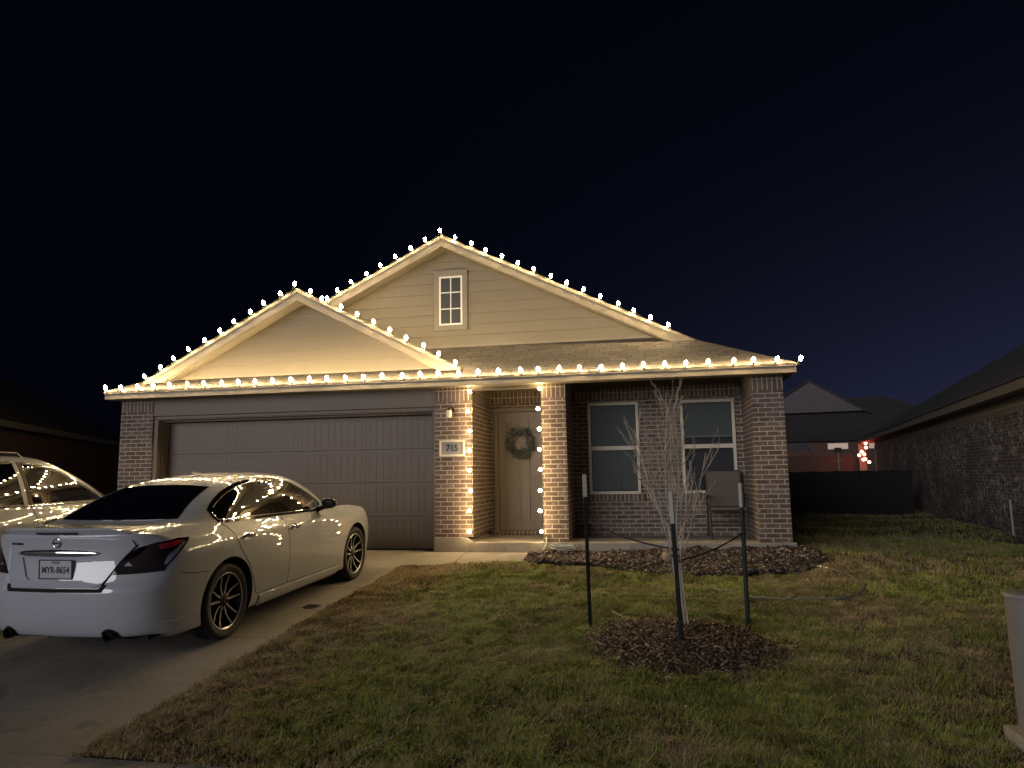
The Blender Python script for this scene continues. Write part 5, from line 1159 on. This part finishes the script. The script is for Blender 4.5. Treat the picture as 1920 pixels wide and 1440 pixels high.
# ---------------------------------------------------------------- neighbouring houses
def neighbour(name, label, loc, rz, L, W, brick_, sold, roofm, eave=2.35, flip=1, zb=-.6, fm='trim', porch=0):
    """local frame: y runs along the visible side wall away from the street, the house body lies towards +x*flip"""
    t = thing(name, label, 'house', loc, rz); f = flip
    def bx(mb, x0, x1, *r): mb.box(min(f*x0, f*x1), max(f*x0, f*x1), *r)
    w2 = MB(); bx(w2, .30, W-.3, .3, L-.3-porch, zb, eave-.28); w2.build('brick_wall', M[brick_], t, local=True)
    s2 = MB(); bx(s2, .297, W-.3, .3, L-.3-porch, eave-.278, eave-.075); s2.build('soldier_course', M[sold], t, local=True)
    fr = MB(); bx(fr, .28, W-.3, .28, L-.28-porch, eave-.073, eave); fr.build('frieze_board', M[fm], t, local=True)
    fs_ = MB(); bx(fs_, 0, W, 0, L, eave, eave+.16); fs_.build('fascia', M[fm], t, local=True)
    R_ = MB(); z0 = eave+.165; o = .03; h = W/2; sl_ = .60; zt = z0+sl_*h; a, b_ = h, L-h
    if b_ < a: a = b_ = L/2
    P = [(-o, -o, z0), (W+o, -o, z0), (W+o, L+o, z0), (-o, L+o, z0), (h, a, zt), (h, b_, zt)]; P = [(f*p[0], p[1], p[2]) for p in P]
    for q in ((0, 1, 4), (1, 2, 5, 4), (2, 3, 5), (3, 0, 4, 5)):
        vv = [Vector(P[i]) for i in q]; n_ = (vv[1]-vv[0]).cross(vv[2]-vv[0]).normalized(); u_ = (vv[1]-vv[0]).normalized(); v_ = n_.cross(u_); R_.add(vv, [tuple(range(len(vv)))], [[(p.dot(u_), p.dot(v_)) for p in vv]])
    R_.add([P[0], P[1], P[2], P[3]], [(0, 1, 2, 3)]); R_.build('roof', M[roofm], t, local=True)
    return t
AZ = math.radians(-9.6)
nr_ = neighbour('brick_house', 'dark brick house at the right with a lit pink patio corner', (8.68, -.2, 0), AZ, 25.8, 11, 'brick_n', 'soldier_n', 'shingle_d', eave=2.35, porch=3.4)
mp = MB(); mp.box(.0, .3, 25.5, 25.8, -.6, 2.35); mp.build('patio_column', M['trim'], nr_, local=True); mp = MB(); mp.box(.3, 9, 22.41, 22.43, -.5, 2.2); mp.build('patio_wall', M['siding'], nr_, local=True)
mp = MB(); mp.tube([(.296-.02, 4.2, -.2), (.276, 4.2, .55)], .02, 8); mp.build('conduit', M['pvc'], nr_, smooth=True, local=True)
nl_ = neighbour('brick_house', 'unlit red brick house beyond the parked cars at the far left', (-9.0, -1.6, 0), math.radians(26.3), 20, 10, 'brick_l', 'brick_l', 'shingle_d', eave=2.45, flip=-1)
# patio lamps on the right-hand house: a clump of glowing pink-red bulbs
def loc2w(t, v): return PW[t.name] @ Vector(v)
def glow():
    c = Vector((12.95, 24.1, 1.83)); t = thing('patio_lights', 'clump of glowing pink-red bulbs at the patio corner of the right house', 'patio lights', tuple(c)); rr = random.Random(5); m = MB(); m.lathe([(0, -.07), (.05, -.05), (.07, 0), (.05, .05), (0, .07)], 10); proto = None; pts = []
    for dx, dz in ((.1, .62), (.12, .38), (-.12, .15), (.02, -.0), (-.28, -.05), (.05, -.28), (.15, -.45), (-.1, -.3)):
        p = (dx*.8, rr.uniform(-.15, .15), dz*.8); pts.append((c.x+p[0], c.y+p[1], c.z+p[2]))
        if proto is None: proto = m.build('bulb', M['bulb_red'], t, smooth='all', local=True); proto.location = p
        else: o = proto.copy(); o.name = 'bulb'; COL.objects.link(o); o.parent = t; o.location = p
    w3 = MB(); w3.tube(pts, .008, 4); w3.build('cord', M['wire'], t)
glow()
# house behind, seen in the gap
def back_house():
    t = thing('gabled_house', 'distant house with a pale front gable in the gap between the houses', 'house', (14.3, 34.0, .35), math.radians(-8)); M_ = lambda mb, n, m, par=t, **k: mb.build(n, M[m], par, local=True, **k)
    w2 = MB(); w2.box(-9, 8.5, .3, 10, -.6, 2.5); M_(w2, 'wall', 'brick_l')
    r_ = MB(); z0 = 2.5; z1 = 5.1
    P = [(-9.3, 0, z0), (8.8, 0, z0), (8.8, 11, z0), (-9.3, 11, z0), (-4, 5.4, z1+.4), (3.6, 5.4, z1+.4)]
    for q in ((0, 1, 5, 4), (1, 2, 5), (2, 3, 4, 5), (3, 0, 4)):
        vv = [Vector(P[i]) for i in q]; r_.add(vv, [tuple(range(len(q)))], [[(p.x, p.y*1.1) for p in vv]])
    r_.add(P[:4], [(3, 2, 1, 0)]); M_(r_, 'roof', 'shingle_d')
    g = MB(); g.prism([(-4.4, 4.45), (2.0, 4.45), (-1.15, 6.45)], 1, 3.0, 3.12); M_(g, 'gable', 'gable_far')
    r2 = MB()
    for sg, xe in ((-1, -4.4), (1, 2.0)):
        xe = xe+sg*.3; vv = [Vector((-1.15, 2.8, 6.55)), Vector((xe, 2.8, 4.33)), Vector((xe, 8, 4.33)), Vector((-1.15, 8, 6.55))]; vv += [v-Vector((0, 0, .1)) for v in vv]
        r2.add(vv, [(0, 1, 2, 3), (7, 6, 5, 4), (0, 4, 5, 1), (1, 5, 6, 2), (2, 6, 7, 3), (3, 7, 4, 0)])
    M_(r2, 'roof', 'shingle_d')
    for x in (-3.9, -2.7, -.6, 1.6):
        q = MB(); q.box(x, x+1.25, .24, .32, 1.95, 2.42); wv = M_(q, 'window', 'gable_far')
        q = MB(); q.box(x+.08, x+1.17, .22, .238, 2.02, 2.36); M_(q, 'pane', 'lit_win' if x in (-.6, 1.6) else 'glass', wv)
back_house()
def fence():
    t = thing('board_fence', 'weathered cedar board fence behind the side yard, tinted by the patio lights', 'fence', (9, 24.2, -.2)); a = Vector((4.0, 25.2, 0)); b = Vector((13.4, 25.6, 0)); n = 64; d = (b-a)/n; m = MB(); 
    for i in range(n):
        p = a+d*i; h = 1.85+.015*math.sin(i*2.3); m.obox(p+d*.5+Vector((0, .004*(i % 2), h/2-.3)), d, (0, 1, 0), (0, 0, 1), d.length/2-.004, .01, h/2+.3)
    m.build('boards', M['fence'], t); r_ = MB()
    for z in (.3, 1.2): r_.obox((a+b)/2+Vector((0, .04, z)), d, (0, 1, 0), (0, 0, 1), (b-a).length/2, .02, .045)
    r_.build('rail', M['fence'], t)
fence()
def pole():
    x, y = 11.55, 23.0; t = thing('clothes_pole', 'thin pale pole with short crossbars in the back yard', 'pole', (x, y, -.3)); m = MB(); m.tube([(x, y, -.4), (x, y, 1.95)], .032, 8); m.build('shaft', M['pvc'], t, smooth=True)
    for z in (1.55, .75): q = MB(); q.tube([(x-.16, y, z), (x+.16, y, z)], .02, 6); q.build('crossbar', M['pvc'], t, smooth=True)
    q = MB(); q.box(x-.14, x+.14, y-.06, y+.06, 1.9, 2.12); q.build('nest_box', M['wood_d'], t, bevel=.01)
pole()

def added_dark_fence():  # made-up low boards, added to stand for the darkness between the houses
    t = thing('added_dark_fence', 'low black fence added for the darkness in the gap right of the house', 'fence', (7.9, 11.5, 0)); m = MB(); x = 5.2
    while x < 10.55: m.box(x, x+.135, 11.49, 11.51, -.35, 1.10+.01*math.sin(x*9)); x += .142
    m.build('boards', M['added_dark'], t); m = MB(); m.box(5.2, 10.6, 11.515, 11.55, .80, .88); m.box(5.2, 10.6, 11.515, 11.55, .1, .18); m.build('rail', M['added_dark'], t)
added_dark_fence()
